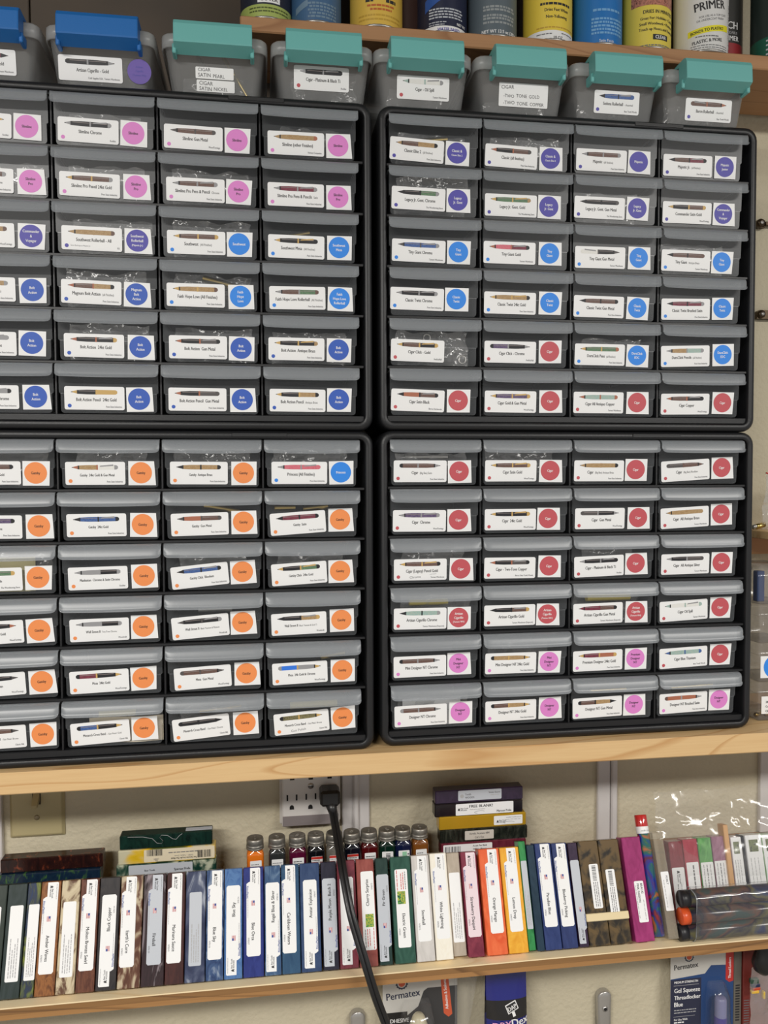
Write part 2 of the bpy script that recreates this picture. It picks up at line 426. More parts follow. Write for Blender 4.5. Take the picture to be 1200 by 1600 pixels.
def pen_print(mb, x0, x1, zc, h, spec, y):
    """a flat printed picture of a pen: tip, band, barrel, ring, barrel, end; spec = L/R + tip, barrel, barrel, end (+c clip)"""
    L = x1 - x0; fl = spec[0] == 'R'
    body = (spec[1:].replace('i', '') + spec[-1] * 4).replace('i', 'k')[:4]
    tip, b1, b2, end = (PEN[c] for c in body)
    X = lambda t: x0 + L * ((1 - t) if fl else t)
    def seg(t0, t1, h0, h1, m, n=0, dy=0):
        pts = [(X(t0), zc - h0 / 2), (X(t1), zc - h1 / 2), (X(t1), zc + h1 / 2), (X(t0), zc + h0 / 2)]
        mb.flat(pts, y - dy, m)
    seg(0.0, 0.035, h * 0.12, h * 0.22, PEN['m']); seg(0.035, 0.13, h * 0.25, h * 0.72, tip); seg(0.13, 0.16, h * 0.8, h * 0.84, PEN['k'])
    seg(0.16, 0.34, h * 0.84, h, b1); seg(0.34, 0.53, h, h, b1)
    seg(0.53, 0.565, h * 1.06, h * 1.06, tip); seg(0.565, 0.92, h, h * 0.96, b2); seg(0.92, 0.97, h * 0.98, h * 0.92, end); seg(0.97, 1.0, h * 0.86, h * 0.45, end)
    for t0, t1, m in ((0.17, 0.52, b1), (0.57, 0.91, b2)):
        if m in (PEN['k'], PEN['m'], PEN['u'], PEN['v'], PEN['r'], PEN['b'], PEN['n']):
            mb.flat([(X(t0), zc + h * 0.16), (X(t1), zc + h * 0.16), (X(t1), zc + h * 0.27), (X(t0), zc + h * 0.27)], y - 0.00004, PEN['h'])
    if 'i' in spec[1:]:      # clip
        mb.flat([(X(0.6), zc + h * 0.1), (X(0.9), zc + h * 0.3), (X(0.9), zc + h * 0.62), (X(0.62), zc + h * 0.38)], y - 0.00006, PEN['c'] if tip != PEN['g'] else PEN['g'])

def name_line(mb, main, sub, cx, cz, y, maxw, size=0.0054):
    SQ = 0.70
    if sub and not (sub[0] in '(-' or main.startswith(('Slimline Pro', 'Wall Street', 'Sedona', 'Baron')) or sub == 'Antique Brass'):
        main, sub = main + ' ' + sub, ''
    if main.startswith(('Gatsby', 'Manhattan', 'Wall', 'Mesa', 'Monarch')): size = 0.0043
    w1 = glyphs(main, True)[2] * size * SQ; w2 = glyphs(sub, False)[2] * size * 0.7 * SQ + size * 0.5 if sub else 0
    k = min(1.0, maxw / (w1 + w2)); sz = size * max(k, 0.82); sq = SQ * min(1, k / max(k, 0.82)) if k < 1 else SQ
    w1 = glyphs(main, True)[2] * sz * sq; w2 = (glyphs(sub, False)[2] * sz * 0.7 * sq + sz * 0.4) if sub else 0
    x = cx - (w1 + w2) / 2
    mb.text(main, sz, x, cz, y, INK, 'L', True, sq=sq)
    if sub: mb.text(sub, sz * 0.7, x + w1 + sz * 0.4, cz, y, INK, 'L', sq=sq)

def name_label(main, sub, vendor, col, pen, W=0.067, H=0.0268, extra=None, hand=None):
    """white printed label, lower left corner at 0,0 of its own plane (x right, z up, y = depth, front at 0)"""
    mb = MB()
    mb.slab(rrect(0, W, 0, H, 0.0022, 3), 0.0, 0.0003, PAPER)
    y = -0.00012
    if pen: pen_print(mb, W * 0.11, W * 0.88, H * 0.76, H * 0.2, pen, y)
    name_line(mb, main, sub, W * 0.53, H * 0.37, y, W * 0.86)
    if vendor: mb.text(vendor, 0.0030, W * 0.955, H * 0.10, y, INK2, 'R', True, sq=0.70)
    if col: mb.disc(W * 0.085, H * 0.17, 0.0022, y, DOT[col], 14)
    if extra: mb.text(extra, 0.0022, W * 0.15, H * 0.16, y, INK2, 'L', maxw=W * 0.55)
    if hand: mb.text(hand[0], 0.0042, W * 0.3, H * 0.09, y, INK2, 'L', sq=1.0, rot=0.06); 
    if hand and len(hand) > 1: mb.text(hand[1], 0.0026, W * 0.68, H * 0.24, y, FAINT, 'L', rot=0.1)
    return mb
def round_sticker(lines, col, W=0.030, H=0.0282):
    mb = MB()
    k = random.uniform(-0.0012, 0.0016)
    mb.slab([(0, 0), (W + k, 0), (W - k * 0.4, H), (0.0002, H)], 0.0, 0.0003, PAPER)
    y = -0.00012; cx, cz = W * 0.48, H * 0.52
    mb.disc(cx, cz, 0.0125, y, DOT[col], 36)
    ink = INK if col in ('pink', 'orange') else INKW
    n = len(lines)
    for i, t in enumerate(lines):
        sz = 0.0044 if not t.startswith('(') and len(t) < 12 else 0.0031
        mb.text(t, sz, cx, cz + (n - 1) * 0.0026 - i * 0.0052 - sz * 0.36, y - 0.0001, ink, 'C', True, maxw=0.0205, sq=0.8)
    return mb

ST = 'Penn State Industries'; WT = 'WoodTurningz'; TW = 'Turners Warehouse'; WS = 'The Woodturning Store'
BA = ['Bolt', 'Action']; GA = ['Gatsby']; CI = ['Cigar']; DN = ['Designer', 'NT']; TG = ['Tiny', 'Giant']; CT = ['Classic', 'Twist']
LJ = ['Legacy', 'Jr. Gent']; SL = ['Slimline']; SP = ['Slimline', 'Pro']; CE = ['Classic &', 'Classic Elite 2']; AC = ['Artisan', 'Cigarillo', '(Turners WH)']
# main text, small text, seller, sticker lines, colour, pen picture, tilt in degrees, dz in mm
LEFT_TOP = [
 [('Slimline 24kt Gold', '', 'Rockler', SL, 'pink', 'Rgbbg', -2, 0), ('Slimline Chrome', '', 'Rockler', SL, 'pink', 'Lckkci', -1, 0), ('Slimline Gun Metal', '', WT, SL, 'pink', 'Lmbbm', -.5, -1), ('Slimline (other Finishes)', '', 'Various Companies', SL, 'pink', 'Lttto', 0, -1)],
 [('Slimline Pro Pencil', 'Chrome', ST, SP, 'pink', 'Lcbbc', -1, 0), ('Slimline Pro Pencil 24kt Gold', '', ST, SP, 'pink', 'Lgbbc', -1, 0), ('Slimline Pro Pens & Pencil', 'Chrome', ST, SP, 'pink', 'Lcbbci', 0, 0), ('Slimline Pro Pens & Pencils', 'Satin', ST, SP, 'pink', 'Lcrrci', 0, 0)],
 [('Commander', '', WT, ['Commander', '&', 'Voyager'], 'purple', 'Lgttb', 0, 0), ('Southwest Rollerball - All', '', 'PSI', ['Southwest', 'Rollerball', '(Majestic Jr.)'], 'purple', 'Ltttb', -1, 0), ('Southwest', '(All Finishes)', ST, ['Southwest'], 'sky', 'Lgbbg', 0, 0), ('Southwest Mesa', '(All Finishes)', ST, ['Southwest', 'Mesa'], 'sky', 'Lgkki', 0, 0)],
 [('Bolt Action', '(all Finishes)', ST, BA, 'blue', 'Lcttc', 0, 0), ('Magnum Bolt Action', '(all Finishes)', ST, ['Magnum', 'Bolt', 'Action'], 'blue', 'Lobtk', -1.5, 0), ('Faith Hope Love (All Finishes)', '', ST, ['Faith', 'Hope', 'Love'], 'sky', 'Lgttb', 0, 0), ('Faith Hope Love Rollerball', '(All Finishes)', ST, ['Faith', 'Hope Love', 'Rollerball'], 'sky', 'Lcbnb', 1, 0)],
 [('Bolt Action Chrome', '', ST, BA, 'blue', 'Lcccci', 0, 0), ('Bolt Action', ' 24kt Gold', ST, BA, 'blue', 'Lokkgi', -1, 0), ('Bolt Action', ' Gun Metal', ST, BA, 'blue', 'Lokmki', 0, 0), ('Bolt Action', ' Antique Brass', ST, BA, 'blue', 'Lgkkti', 0, 0)],
 [('Bolt Action Pencil Chrome', '', ST, BA, 'blue', 'Lccci', 0, 0), ('Bolt Action Pencil', ' 24kt Gold', ST, BA, 'blue', 'Lgkgg', -.5, 0), ('Bolt Action Pencil', ' Gun Metal', ST, BA, 'blue', 'Lokmm', 0, 0), ('Bolt Action Pencil', 'Antique Brass', ST, BA, 'blue', 'Lgktk', 0, 0)]]
LEFT_BOT = [
 [('Gatsby Titanium Gold', '', ST, GA, 'orange', 'Lkbbk', 0, 0), ('Gatsby', ' 24kt Gold & Gun Metal', ST, GA, 'orange', 'Lotwci', 0, 0), ('Gatsby', ' Antique Brass', ST, GA, 'orange', 'Lkttk', 0, 0), ('Princess (All Finishes)', '', ST, ['Princess'], 'sky', 'Lcpppi', 0, 0)],
 [('Gatsby Chrome', '', ST, GA, 'orange', 'Lkvvk', 0, 0), ('Gatsby', ' 24kt Gold', ST, GA, 'orange', 'Lkuuki', 0, 0), ('Gatsby', ' Gun Metal', ST, GA, 'orange', 'Lmobm', 1, 0), ('Gatsby', ' Satin', ST, GA, 'orange', 'Lkrrk', 4, 0)],
 [('Gatsby Grande', '', WS, GA, 'orange', 'Lknng', 1, 0), ('Manhattan', ' Chrome & Satin Chrome', 'Rockler', GA, 'orange', 'Lcckcc', 1, 0), ('Gatsby Click', ' Rhodium', ST, GA, 'orange', 'Lkuuki', 5, 0), ('Gatsby Click', ' 24kt Gold', ST, GA, 'orange', 'Lgknki', 3, 0)],
 [('Wall Street II Gold', '', WT, GA, 'orange', 'Rokkg', 2, 0), ('Wall Street II', ' Two-Tone Chrome', 'Woodcraft', GA, 'orange', 'Lcckc', 1, 0), ('Wall Street II', ' Black Titanium & Platinum', 'Woodcraft', GA, 'orange', 'Lmkkci', 4, 0), ('Wall Street II', ' Black Titanium & Gold Ti', 'Woodcraft', GA, 'orange', 'Lkktgi', 2, 0)],
 [('Mesa Satin', '', WT, GA, 'orange', 'Rmkkk', 3, 0), ('Mesa', ' 24kt Gold', WT, GA, 'orange', 'Rgkrk', 2, 0), ('Mesa', ' Gun Metal', WT, GA, 'orange', 'Rmbbm', 3, 0), ('Mesa', ' 24k Gold & Chrome', WT, GA, 'orange', 'Rgcyc', 2, 0)],
 [('Monarch Cross Band', '- Gun Metal / Bronze', 'Classic Nib', GA, 'orange', 'Rmbbk', 2, 0), ('Monarch Cross Band', '- Gun Metal / Gold', 'Classic Nib', GA, 'orange', 'Rgkuk', 2.5, 0), ('Monarch Cross Band', '- Gun Metal / Chrome', 'Classic Nib', GA, 'orange', 'Rkkkk', 4.5, 0), ('Monarch Cross Band', '- Gun Metal / Bronze', 'Classic Nib', GA, 'orange', 'Rgxxk', 4, 0)]]
RIGHT_TOP = [
 [('Classic Elite 2', '(all finishes)', ST, CE, 'purple', 'Ltbtk', -2.5, 0), ('Classic (all finishes)', '', ST, CE, 'purple', 'Lokbm', -1.5, -2), ('Majestic', '(all finishes)', ST, ['Majestic'], 'purple', 'Lcbbc', 0, 0), ('Majestic Jr.', '(all finishes)', ST, ['Majestic', 'Junior'], 'purple', 'Lkbrki', 0, -1)],
 [('Legacy Jr. Gent.', 'Chrome', WS, LJ, 'purple', 'Lkkncc', -1, 2), ('Legacy Jr. Gent.', 'Gold', WS, LJ, 'purple', 'Lgnnti', 0, 0), ('Legacy Jr. Gent.', 'Gun Metal', WS, LJ, 'purple', 'Lkkkm', 0, 1), ('Commander', 'Satin Gold', WT, ['Commander', '&', 'Voyager'], 'purple', 'Lgkbg', 0, 0)],
 [('Tiny Giant', 'Chrome', TW, TG, 'sky', 'Lmuuci', -.5, 1), ('Tiny Giant', 'Gold', TW, TG, 'sky', 'Lopri', 0, 2), ('Tiny Giant', 'Gun Metal', TW, TG, 'sky', 'Rmkwwi', 0, 1), ('Tiny Giant', 'Antique Brass', TW, TG, 'sky', 'Lkbbb', 0, 0)],
 [('Classic Twist', 'Chrome', ST, CT, 'sky', 'Lckkci', -.5, 3), ('Classic Twist', '24kt Gold', ST, CT, 'sky', 'Lgttki', 0, 1), ('Classic Twist', 'Gun Metal', ST, CT, 'sky', 'Lkbbk', -.5, 0), ('Classic Twist', 'Brushed Satin', ST, CT, 'sky', 'Lkrrci', 1, 0)],
 [('Cigar Click - Gold', '', 'PenKitsMall', None, 'red', 'Lgbkgi', -1, 1), ('Cigar Click - Chrome', '', 'PenKitsMall', CI, 'red', 'Rckvk', 0, 1), ('DuraClick Pens', '(all finishes)', ST, ['DuraClick', 'EDC'], 'sky', 'Lgnno', 0, 0), ('DuraClick Pencils', '(all finishes)', ST, ['DuraClick', 'EDC'], 'sky', 'Lctec', 1.5, 0)],
 [('Cigar', 'Satin Black', 'Barron Hardwoods', CI, 'red', 'Lkobki', -1.5, 1), ('Cigar', 'Gold & Gun Metal', WT, CI, 'red', 'Lgvvgi', 0, 0), ('Cigar', 'All Antique Copper', TW, CI, 'red', 'Loeeo', 0, 0), ('Cigar', 'Copper', WT, CI, 'red', 'Lobki', 1, 0)]]
RIGHT_BOT = [
 [('Cigar', '(Big Ben) Satin', ST, CI, 'red', 'Rcbbk', 0, 0), ('Cigar', 'Satin Gold', WT, CI, 'red', 'Lgbbgi', 0, 0), ('Cigar', '(Big Ben) Antique Brass', ST, CI, 'red', 'Ltttk', 0, 0), ('Cigar', '(Big Ben) Rhodium', ST, CI, 'red', 'Rbbmm', 3.5, 0)],
 [('Cigar', ' Chrome', WT, CI, 'red', 'Lcvvci', 0, 0), ('Cigar', ' 24kt Gold', WT, CI, 'red', 'Lgkkgi', 0, 0), ('Cigar', ' Gun Metal', WT, CI, 'red', 'Rckmm', 0, 0), ('Cigar', ' All Antique Brass', TW, CI, 'red', 'Ltttt', 3, 0)],
 [('Cigar (Legacy) Pencil', 'Gold', TW, CI, 'red', 'Lgbbki', 0, 0), ('Cigar - Two-Tone Copper', '', 'Berea / Bear Tooth Woods', CI, 'red', 'Lokmki', 0, 0), ('Cigar - Platinum & Black Ti', '', 'Rockler', CI, 'red', 'Lckkki', 1.5, 0), ('Cigar', ' All Antique Silver', TW, CI, 'red', 'Lckmm', 1, 0)],
 [('Artisan Cigarillo Chrome', '', TW + ' (Dayacom)', AC, 'red', 'Lkeec', -.5, 0), ('Artisan Cigarillo Gold', '', TW + ' (Dayacom)', AC, 'red', 'Lkkbgi', 0, 0), ('Artisan Cigarillo Gun Metal', '', TW + ' (Dayacom)', AC, 'red', 'Lrrbk', 1, 0), ('Cigar', 'Oil Spill', TW, CI, 'red', 'Lewwei', 3, 0)],
 [('Mini Designer NT Chrome', '', ST, DN and ['Mini', 'Designer', 'NT'], 'pink', 'Rcbbk', 1, 0), ('Mini Designer NT 24kt Gold', '', ST, ['Mini', 'Designer', 'NT'], 'pink', 'Rgttk', 0, 0), ('Premium Designer 24kt Gold', '', ST, ['Premium', 'Designer', 'NT'], 'pink', 'Lgrog', 1, 0), ('Cigar', 'Blue Titanium', 'Bear Tooth Woods', CI, 'red', 'Lueeu', 2.5, 0)],
 [('Designer NT Chrome', '', ST, DN, 'pink', 'Rcbbc', 1, 0), ('Designer NT 24kt Gold', '', ST, DN, 'pink', 'Rgtbk', 1, 0), ('Designer NT Gun Metal', '', ST, DN, 'pink', 'Rktbk', 2, 0), ('Designer NT Brushed Satin', '', ST, DN, 'pink', 'Rcoob', 2, 0)]]

def cabinet(loc, rotz, table, where, x_in, lx0):
    root = empty('drawer_cabinet', loc, (0, 0, rotz))
    tag(root, f'black plastic twenty-four drawer cabinet at {where} of the block of four', 'cabinet', 'black drawer cabinets on the pine shelf')
    X0, X1, Z0, Z1 = -0.0125, 0.4843, -0.381, 0.011
    # rounded frame: outer shell, front bezel and deep inside walls in one skin
    mb = MB()
    rings = []
    for ins, y, r in ((0, 0.160, 0.016), (0, 0.006, 0.016), (0.0008, 0.0025, 0.0155), (0.003, 0.0, 0.0145), (0.0085, -0.0005, 0.010), (0.0098, 0.001, 0.008), (0.0102, 0.006, 0.006), (0.0106, 0.158, 0.005)):
        rings.append([(x, y, z) for x, z in rrect(X0 + ins, X1 - ins, Z0 + ins, Z1 - ins, r, 5)])
    mb.loops(rings, BLACK, True)
    mb.box(X0 + 0.004, X1 - 0.004, 0.152, 0.1585, Z0 + 0.004, Z1 - 0.004, BLACK)
    mb.box(0.315, 0.38, -0.0012, 0.001, Z1 - 0.0075, Z1 - 0.0030, BLACK, 0.0004)      # raised pad on the top bezel
    mb.build('frame', root)
    for i in range(1, 6):
        z = -PITZ * i
        mb = MB(); mb.box(X0 + 0.0106, X1 - 0.0106, 0.0035, 0.152, z + 0.0004, z + 0.0036, BLACK, 0.0005); mb.build('shelf_divider', root)
    # dusty sill under the last row
    mb = MB(); mb.box(X0 + 0.0106, X1 - 0.0106, 0.004, 0.152, Z0 + 0.0106, -PITZ * 6 + 0.0036, BLACK, 0.0005)
    mb.build('sill', root)
    for j in range(1, 4):
        x = PITX * j - 0.0014
        mb = MB(); mb.box(x - 0.0011, x + 0.0011, 0.006, 0.152, Z0 + 0.0106, Z1 - 0.0106, BLACK, 0.0004); mb.build('upright_divider', root)
    for i in range(6):
        for j in range(4):
            main, sub, vendor, lines, col, pen, tilt, dz = table[i][j]
            d = place('drawer', DRAWER_ME, root, (PITX * j + LIPW / 2, random.uniform(-0.0012, 0.001), -PITZ * i))
            d['label'] = f'clear drawer with {col} dot label, {ORD[i]} row, {ORD[j]} column'
            place('handle_lip', LIP_ME, d)
            k = len(pen) and pen
            hand = ('Chrome', 'and Gold') if main.startswith('Cigar (Legacy)') else (('Gun Polish',) if (i == 5 and j == 3 and col == 'orange') else None)
            mb = name_label(main, sub, vendor, col, k, extra='Same Bushings as Majestic Jr.' if 'Rollerball - All' in main else None, hand=hand)
            lx = -LIPW / 2 + lx0 + random.uniform(-0.001, 0.0016); lz = -0.0525 + dz * 0.001 + random.uniform(-0.0005, 0.0005)
            seat(mb, lx, lz, tilt + random.uniform(-0.4, 0.4), 0.0335)
            mb.build('name_label', d)
            if lines:
                mb = round_sticker(lines, col)
                seat(mb, lx + 0.0672 + random.uniform(0.001, 0.004), lz + tilt * 0.0008 + random.uniform(-0.001, 0.001) - 0.0005, tilt * 0.5 + random.uniform(-1.5, 1.5), 0.015)
                mb.build('round_sticker', d)
    return root
def seat(mb, lx, lz, deg, cx):
    """move a label from its own plane on to the drawer front"""
    a = math.radians(deg); c, s = math.cos(a), math.sin(a); out = []
    for x, y, z in mb.v:
        X = cx + (x - cx) * c - (z - 0.013) * s; Z = 0.013 + (x - cx) * s + (z - 0.013) * c
        X += lx; Z += lz
        out.append((X, face_y(Z) - 0.0012 + y, Z))
    mb.v = out

DZ = 0.3924
cabinet((0, 0, 0), 0, RIGHT_TOP, 'upper right', 0, 0.0035)
cabinet((0, 0, -DZ), 0, RIGHT_BOT, 'lower right', 0, 0.0045)
LROT = 0.0088
LXO = -0.03586 - 0.4689 * math.cos(LROT); LYO = -0.0041 - 0.4689 * math.sin(LROT)
cabinet((LXO, LYO, -0.0012), LROT, LEFT_TOP, 'upper left', 0, 0.0068)
cabinet((LXO, LYO, -0.0012 - DZ), LROT, LEFT_BOT, 'lower left', 0, 0.0075)
def in_cab(side, top, i, j, x, y, z):
    """a point given in the frame of one drawer (centre of its lip) as a point of the room"""
    px = PITX * j + LIPW / 2 + x; pz = -PITZ * i + z - (0 if top else DZ)
    if side == 'R': return (px, y, pz)
    c, s = math.cos(LROT), math.sin(LROT)
    return (LXO + px * c - y * s, LYO + px * s + y * c, pz - 0.0012)

# ------------------------------------------------------------------ measuring aid: a sight line met with a plane y = Y
_R = cam_ob.matrix_world.to_3x3(); _C = cam_ob.matrix_world.translation.copy()
def at(px, py, Y):
    d = _R @ Vector(((px - 600) / 1282.6, -(py - 800) / 1282.6, -1.0))
    t = (Y - _C.y) / d.y
    return _C + d * t

def dashes(mb, x0, x1, z, y, mat, h=0.0012, gap=0.0009, lo=0.002, hi=0.006):
    """a line of print too small to read"""
    x = x0
    while x < x1 - lo * 0.5:
        w = min(random.uniform(lo, hi), x1 - x); mb.rect(x, x + w, z, z + h, y, mat); x += w + gap
def bars(mb, x0, x1, z0, z1, y, mat):
    x = x0
    while x < x1:
        w = random.choice((0.0003, 0.0005, 0.0008, 0.0011)); mb.rect(x, min(x + w, x1), z0, z1, y, mat); x += w + random.choice((0.0004, 0.0006, 0.001))

def crumple(name, w, h, loc, rot, seed, mat, label, group, amp=0.006, nx=18, nz=10, thick=0.006, cat='bag'):
    mb = MB(); o = Vector((seed * 3.1, seed * 1.7, seed))
    for side in (-1, 1):
        vs = []
        for k in range(nz + 1):
            for i in range(nx + 1):
                u, v = i / nx, k / nz
                n = noise.noise(Vector((u * w * 55, v * h * 55, side * 2.0)) + o) + 0.5 * abs(noise.noise(Vector((u * w * 120, v * h * 120, side)) + o))
                e = min(1.0, 6 * min(u, 1 - u, v, 1 - v))
                ex = noise.noise(Vector((v * 4, side * 0.1, 3.3)) + o) * 0.05 * w; ez = noise.noise(Vector((u * 5, 1.3, 0.2)) + o) * 0.12 * h
                vs.append(((u - 0.5) * w + ex, side * thick * e * 0.5 + n * amp * (0.35 + 0.65 * e), v * h + ez * v))
        fs = [(k * (nx + 1) + i, k * (nx + 1) + i + 1, (k + 1) * (nx + 1) + i + 1, (k + 1) * (nx + 1) + i) for k in range(nz) for i in range(nx)]
        mb.add(vs, fs, mat, True)
    ob = mb.build(name, None, loc, rot)
    return tag(ob, label, cat, group)

# ------------------------------------------------------------------ latch bins on top of the cabinets
TEAL = plain('teal_plastic', S(108, 178, 174), 0.42, bump=0.05, bscale=600)
BLUEL = plain('blue_latch_plastic', S(30, 104, 176), 0.42, bump=0.05, bscale=600)
HAND = plain('marker_ink', (0.03, 0.03, 0.035, 1), 0.6)
def ring_xy(hw, y0, y1, z, r, n=3): return [(x, y, z) for x, y in rrect(-hw, hw, y0, y1, r, n)]
def bin_front(z): return 0.0115 - (z - 0.0005) / 0.0545 * 0.0075
def storage_bin(cx, latch_dx, mat, label, paint):
    root = empty('storage_bin', (cx, 0.0, 0.0112)); tag(root, label, 'bin', 'latch bins on top of the cabinets')
    mb = MB()
    mb.loops([ring_xy(0.0485, 0.0125, 0.150, 0.0, 0.007), ring_xy(0.050, 0.0115, 0.151, 0.0012, 0.008), ring_xy(0.0575, 0.004, 0.1575, 0.055, 0.010),
              ring_xy(0.0595, 0.002, 0.1585, 0.0555, 0.011), ring_xy(0.0595, 0.002, 0.1585, 0.0585, 0.011)], BIN, True, cap0=True)
    mb.build('body', root)
    mb = MB()
    mb.loops([ring_xy(0.0595, 0.002, 0.1585, 0.0500, 0.010), ring_xy(0.0612, -0.0005, 0.1592, 0.0500, 0.012), ring_xy(0.0612, -0.0005, 0.1592, 0.0640, 0.012),
              ring_xy(0.059, 0.0015, 0.157, 0.0665, 0.011), ring_xy(0.050, 0.012, 0.150, 0.0668, 0.008), ring_xy(0.048, 0.014, 0.148, 0.0640, 0.007)], BINLID, True, cap1=True)
    mb.build('lid', root)
    mb = MB(); prof = [(0.014, 0.0715), (-0.014, 0.0728), (-0.0185, 0.0712), (-0.0215, 0.0662), (-0.0228, 0.0468), (-0.0222, 0.0452), (-0.006, 0.0385), (-0.0035, 0.0400), (-0.003, 0.0500), (-0.0015, 0.0672), (0.014, 0.0682)]
    n = len(prof); hw = 0.0442
    rings = []
    for x, k in ((-hw, 0.0), (-hw + 0.0012, 0.0012), (hw - 0.0012, 0.0012), (hw, 0.0)):
        rings.append([(x + latch_dx, y + (0 if k else 0.0006), z) for y, z in prof])
    mb.loops(rings, mat, False, True, True)
    for s in (-1, 1): mb.box(latch_dx + s * hw - 0.0022, latch_dx + s * hw + 0.0022, -0.014, 0.003, 0.0365, 0.0475, mat, 0.001)
    mb.build('latch', root)
    paint(root)
    return root
def on_bin(root, mb, x, z, name='name_label'):
    mb.v = [(a + x, bin_front(c + z) - 0.0009 + b, c + z) for a, b, c in mb.v]; mb.build(name, root)
def printed(main, sub, vendor, col, pen, x, z, W=0.066, H=0.027):
    return lambda r: on_bin(r, name_label(main, sub, vendor, col, pen, W, H), x, z)
def handwritten(lines, x, z, W, H, sz):
    def f(r):
        mb = MB(); mb.slab(rrect(0, W, 0, H, 0.0012, 2), 0.0, 0.0003, PAPER)
        for i, t in enumerate(lines):
            zz = H - (i + 1) * (H / (len(lines) + 0.15)) + 0.0008
            xx = 0.003 + (0.003 if t.startswith('-') else 0)
            for wd in t.split(' '):
                w = mb.text(wd, sz * random.uniform(0.92, 1.08), xx, zz + random.uniform(-0.0003, 0.0004), -0.00012, HAND, 'L', rot=random.uniform(-0.05, 0.05), sq=0.92)
                xx += w + sz * 0.5
        on_bin(r, mb, x, z)
    return f
def both(*fs): return lambda r: [f(r) for f in fs]
def bin_dot(r):
    mb = MB(); mb.slab([(0.0135 * math.cos(a / 14 * math.pi), 0.0135 * math.sin(a / 14 * math.pi)) for a in range(28)], 0, 0.0003, plain('violet_sticker', S(104, 82, 168), 0.5))
    for i, t in enumerate(('Artisan', 'Cigarillo', '(Turners WH)')): mb.text(t, 0.003, 0, 0.004 - i * 0.0045, -0.0001, DOT['purple'], 'C', True, maxw=0.02)
    on_bin(r, mb, 0.0425, 0.0225, 'round_sticker')
storage_bin(-0.4615, 0.001, BLUEL, 'clear latch bin with a blue latch, cut by the left edge', printed('Artisan Cigarillo - Gold', '', 'Turners Warehouse', None, 'Rkrrb', -0.032, 0.0095))
storage_bin(-0.334, 0.001, BLUEL, 'clear latch bin with blue latch and purple round sticker', both(printed('Artisan Cigarillo - Gold', '', 'Craft Supplies USA,  Turners Warehouse', None, 'Rckkk', -0.0475, 0.0085, 0.071), bin_dot))
storage_bin(-0.205, -0.0006, TEAL, 'teal latch bin with two small handwritten labels one above the other', both(handwritten(('CIGAR', 'SATIN PEARL'), -0.0225, 0.0195, 0.044, 0.0128, 0.0056), handwritten(('CIGAR', 'SATIN NICKEL'), -0.0215, 0.0055, 0.044, 0.0128, 0.0056)))
storage_bin(-0.0787, 0.0004, TEAL, 'teal latch bin left of the gap, with printed label of a black pen', printed('Cigar - Platinum & Black Ti', '', 'Rockler', 'red', 'Lckkki', -0.034, 0.0145))
storage_bin(0.044, 0.0008, TEAL, 'teal latch bin with printed label of a pale pen with green tip', printed('Cigar - Oil Spill', '', TW, 'red', 'Lewwci', -0.032, 0.0115, 0.065))
storage_bin(0.169, 0.0036, TEAL, 'teal latch bin with one large handwritten label of three lines', handwritten(('CIGAR', '-TWO TONE GOLD', '-TWO TONE COPPER'), -0.029, 0.0105, 0.063, 0.0275, 0.0056))
storage_bin(0.292, 0.0054, TEAL, 'teal latch bin with printed label of a dark blue pen', printed('Sedona Rollerball', ' - Assorted', 'Bear Tooth Woods', 'purple', 'Lkuuui', -0.028, 0.0095, 0.060))
storage_bin(0.413, 0.004, TEAL, 'teal latch bin at the right end, with printed label of a brown pen', printed('Baron Rollerball', ' - Assorted', 'Bear Tooth Woods', 'purple', 'Robbbi', -0.026, 0.0075, 0.0635))
# what shows through the bins
for k, (x, w, h, s) in enumerate(((-0.338, 0.075, 0.040, 1), (-0.21, 0.07, 0.030, 2), (-0.075, 0.078, 0.036, 3), (0.040, 0.07, 0.030, 4), (0.169, 0.08, 0.022, 5), (0.285, 0.07, 0.044, 6), (0.405, 0.072, 0.044, 7))):
    crumple('plastic_bag', w, h, (x, 0.035, 0.0135), (0.1, 0, 0), s, BAG,
            f'crumpled clear bag of parts inside the {["blue latch bin with the purple sticker", "bin with two handwritten labels", "bin labelled with a black pen", "bin labelled with a pale pen", "bin with the three line handwritten label", "bin labelled with a dark blue pen", "rightmost bin"][k]}', 'bags of parts in the latch bins', 0.007)
def tube_thing(a, b, r, label, group, mat=BRASS):
    mb = MB(); A, B = Vector(a), Vector(b); c = (A + B) / 2
    mb.tube([A - c, B - c], r, mat, 12, False); mb.tube([A - c, B - c], r * 0.86, mat, 12, False)
    return tag(mb.build('brass_tube', None, c), label, 'tube', group)
tube_thing((-0.198, 0.022, 0.068), (-0.166, 0.018, 0.0145), 0.0028, 'gold coloured tube leaning right in the bin with two handwritten labels', 'tubes in the latch bin', BRASS)
tube_thing((-0.226, 0.030, 0.066), (-0.204, 0.026, 0.030), 0.0024, 'grey tube leaning behind the handwritten labels in the bin', 'tubes in the latch bin', STEEL)

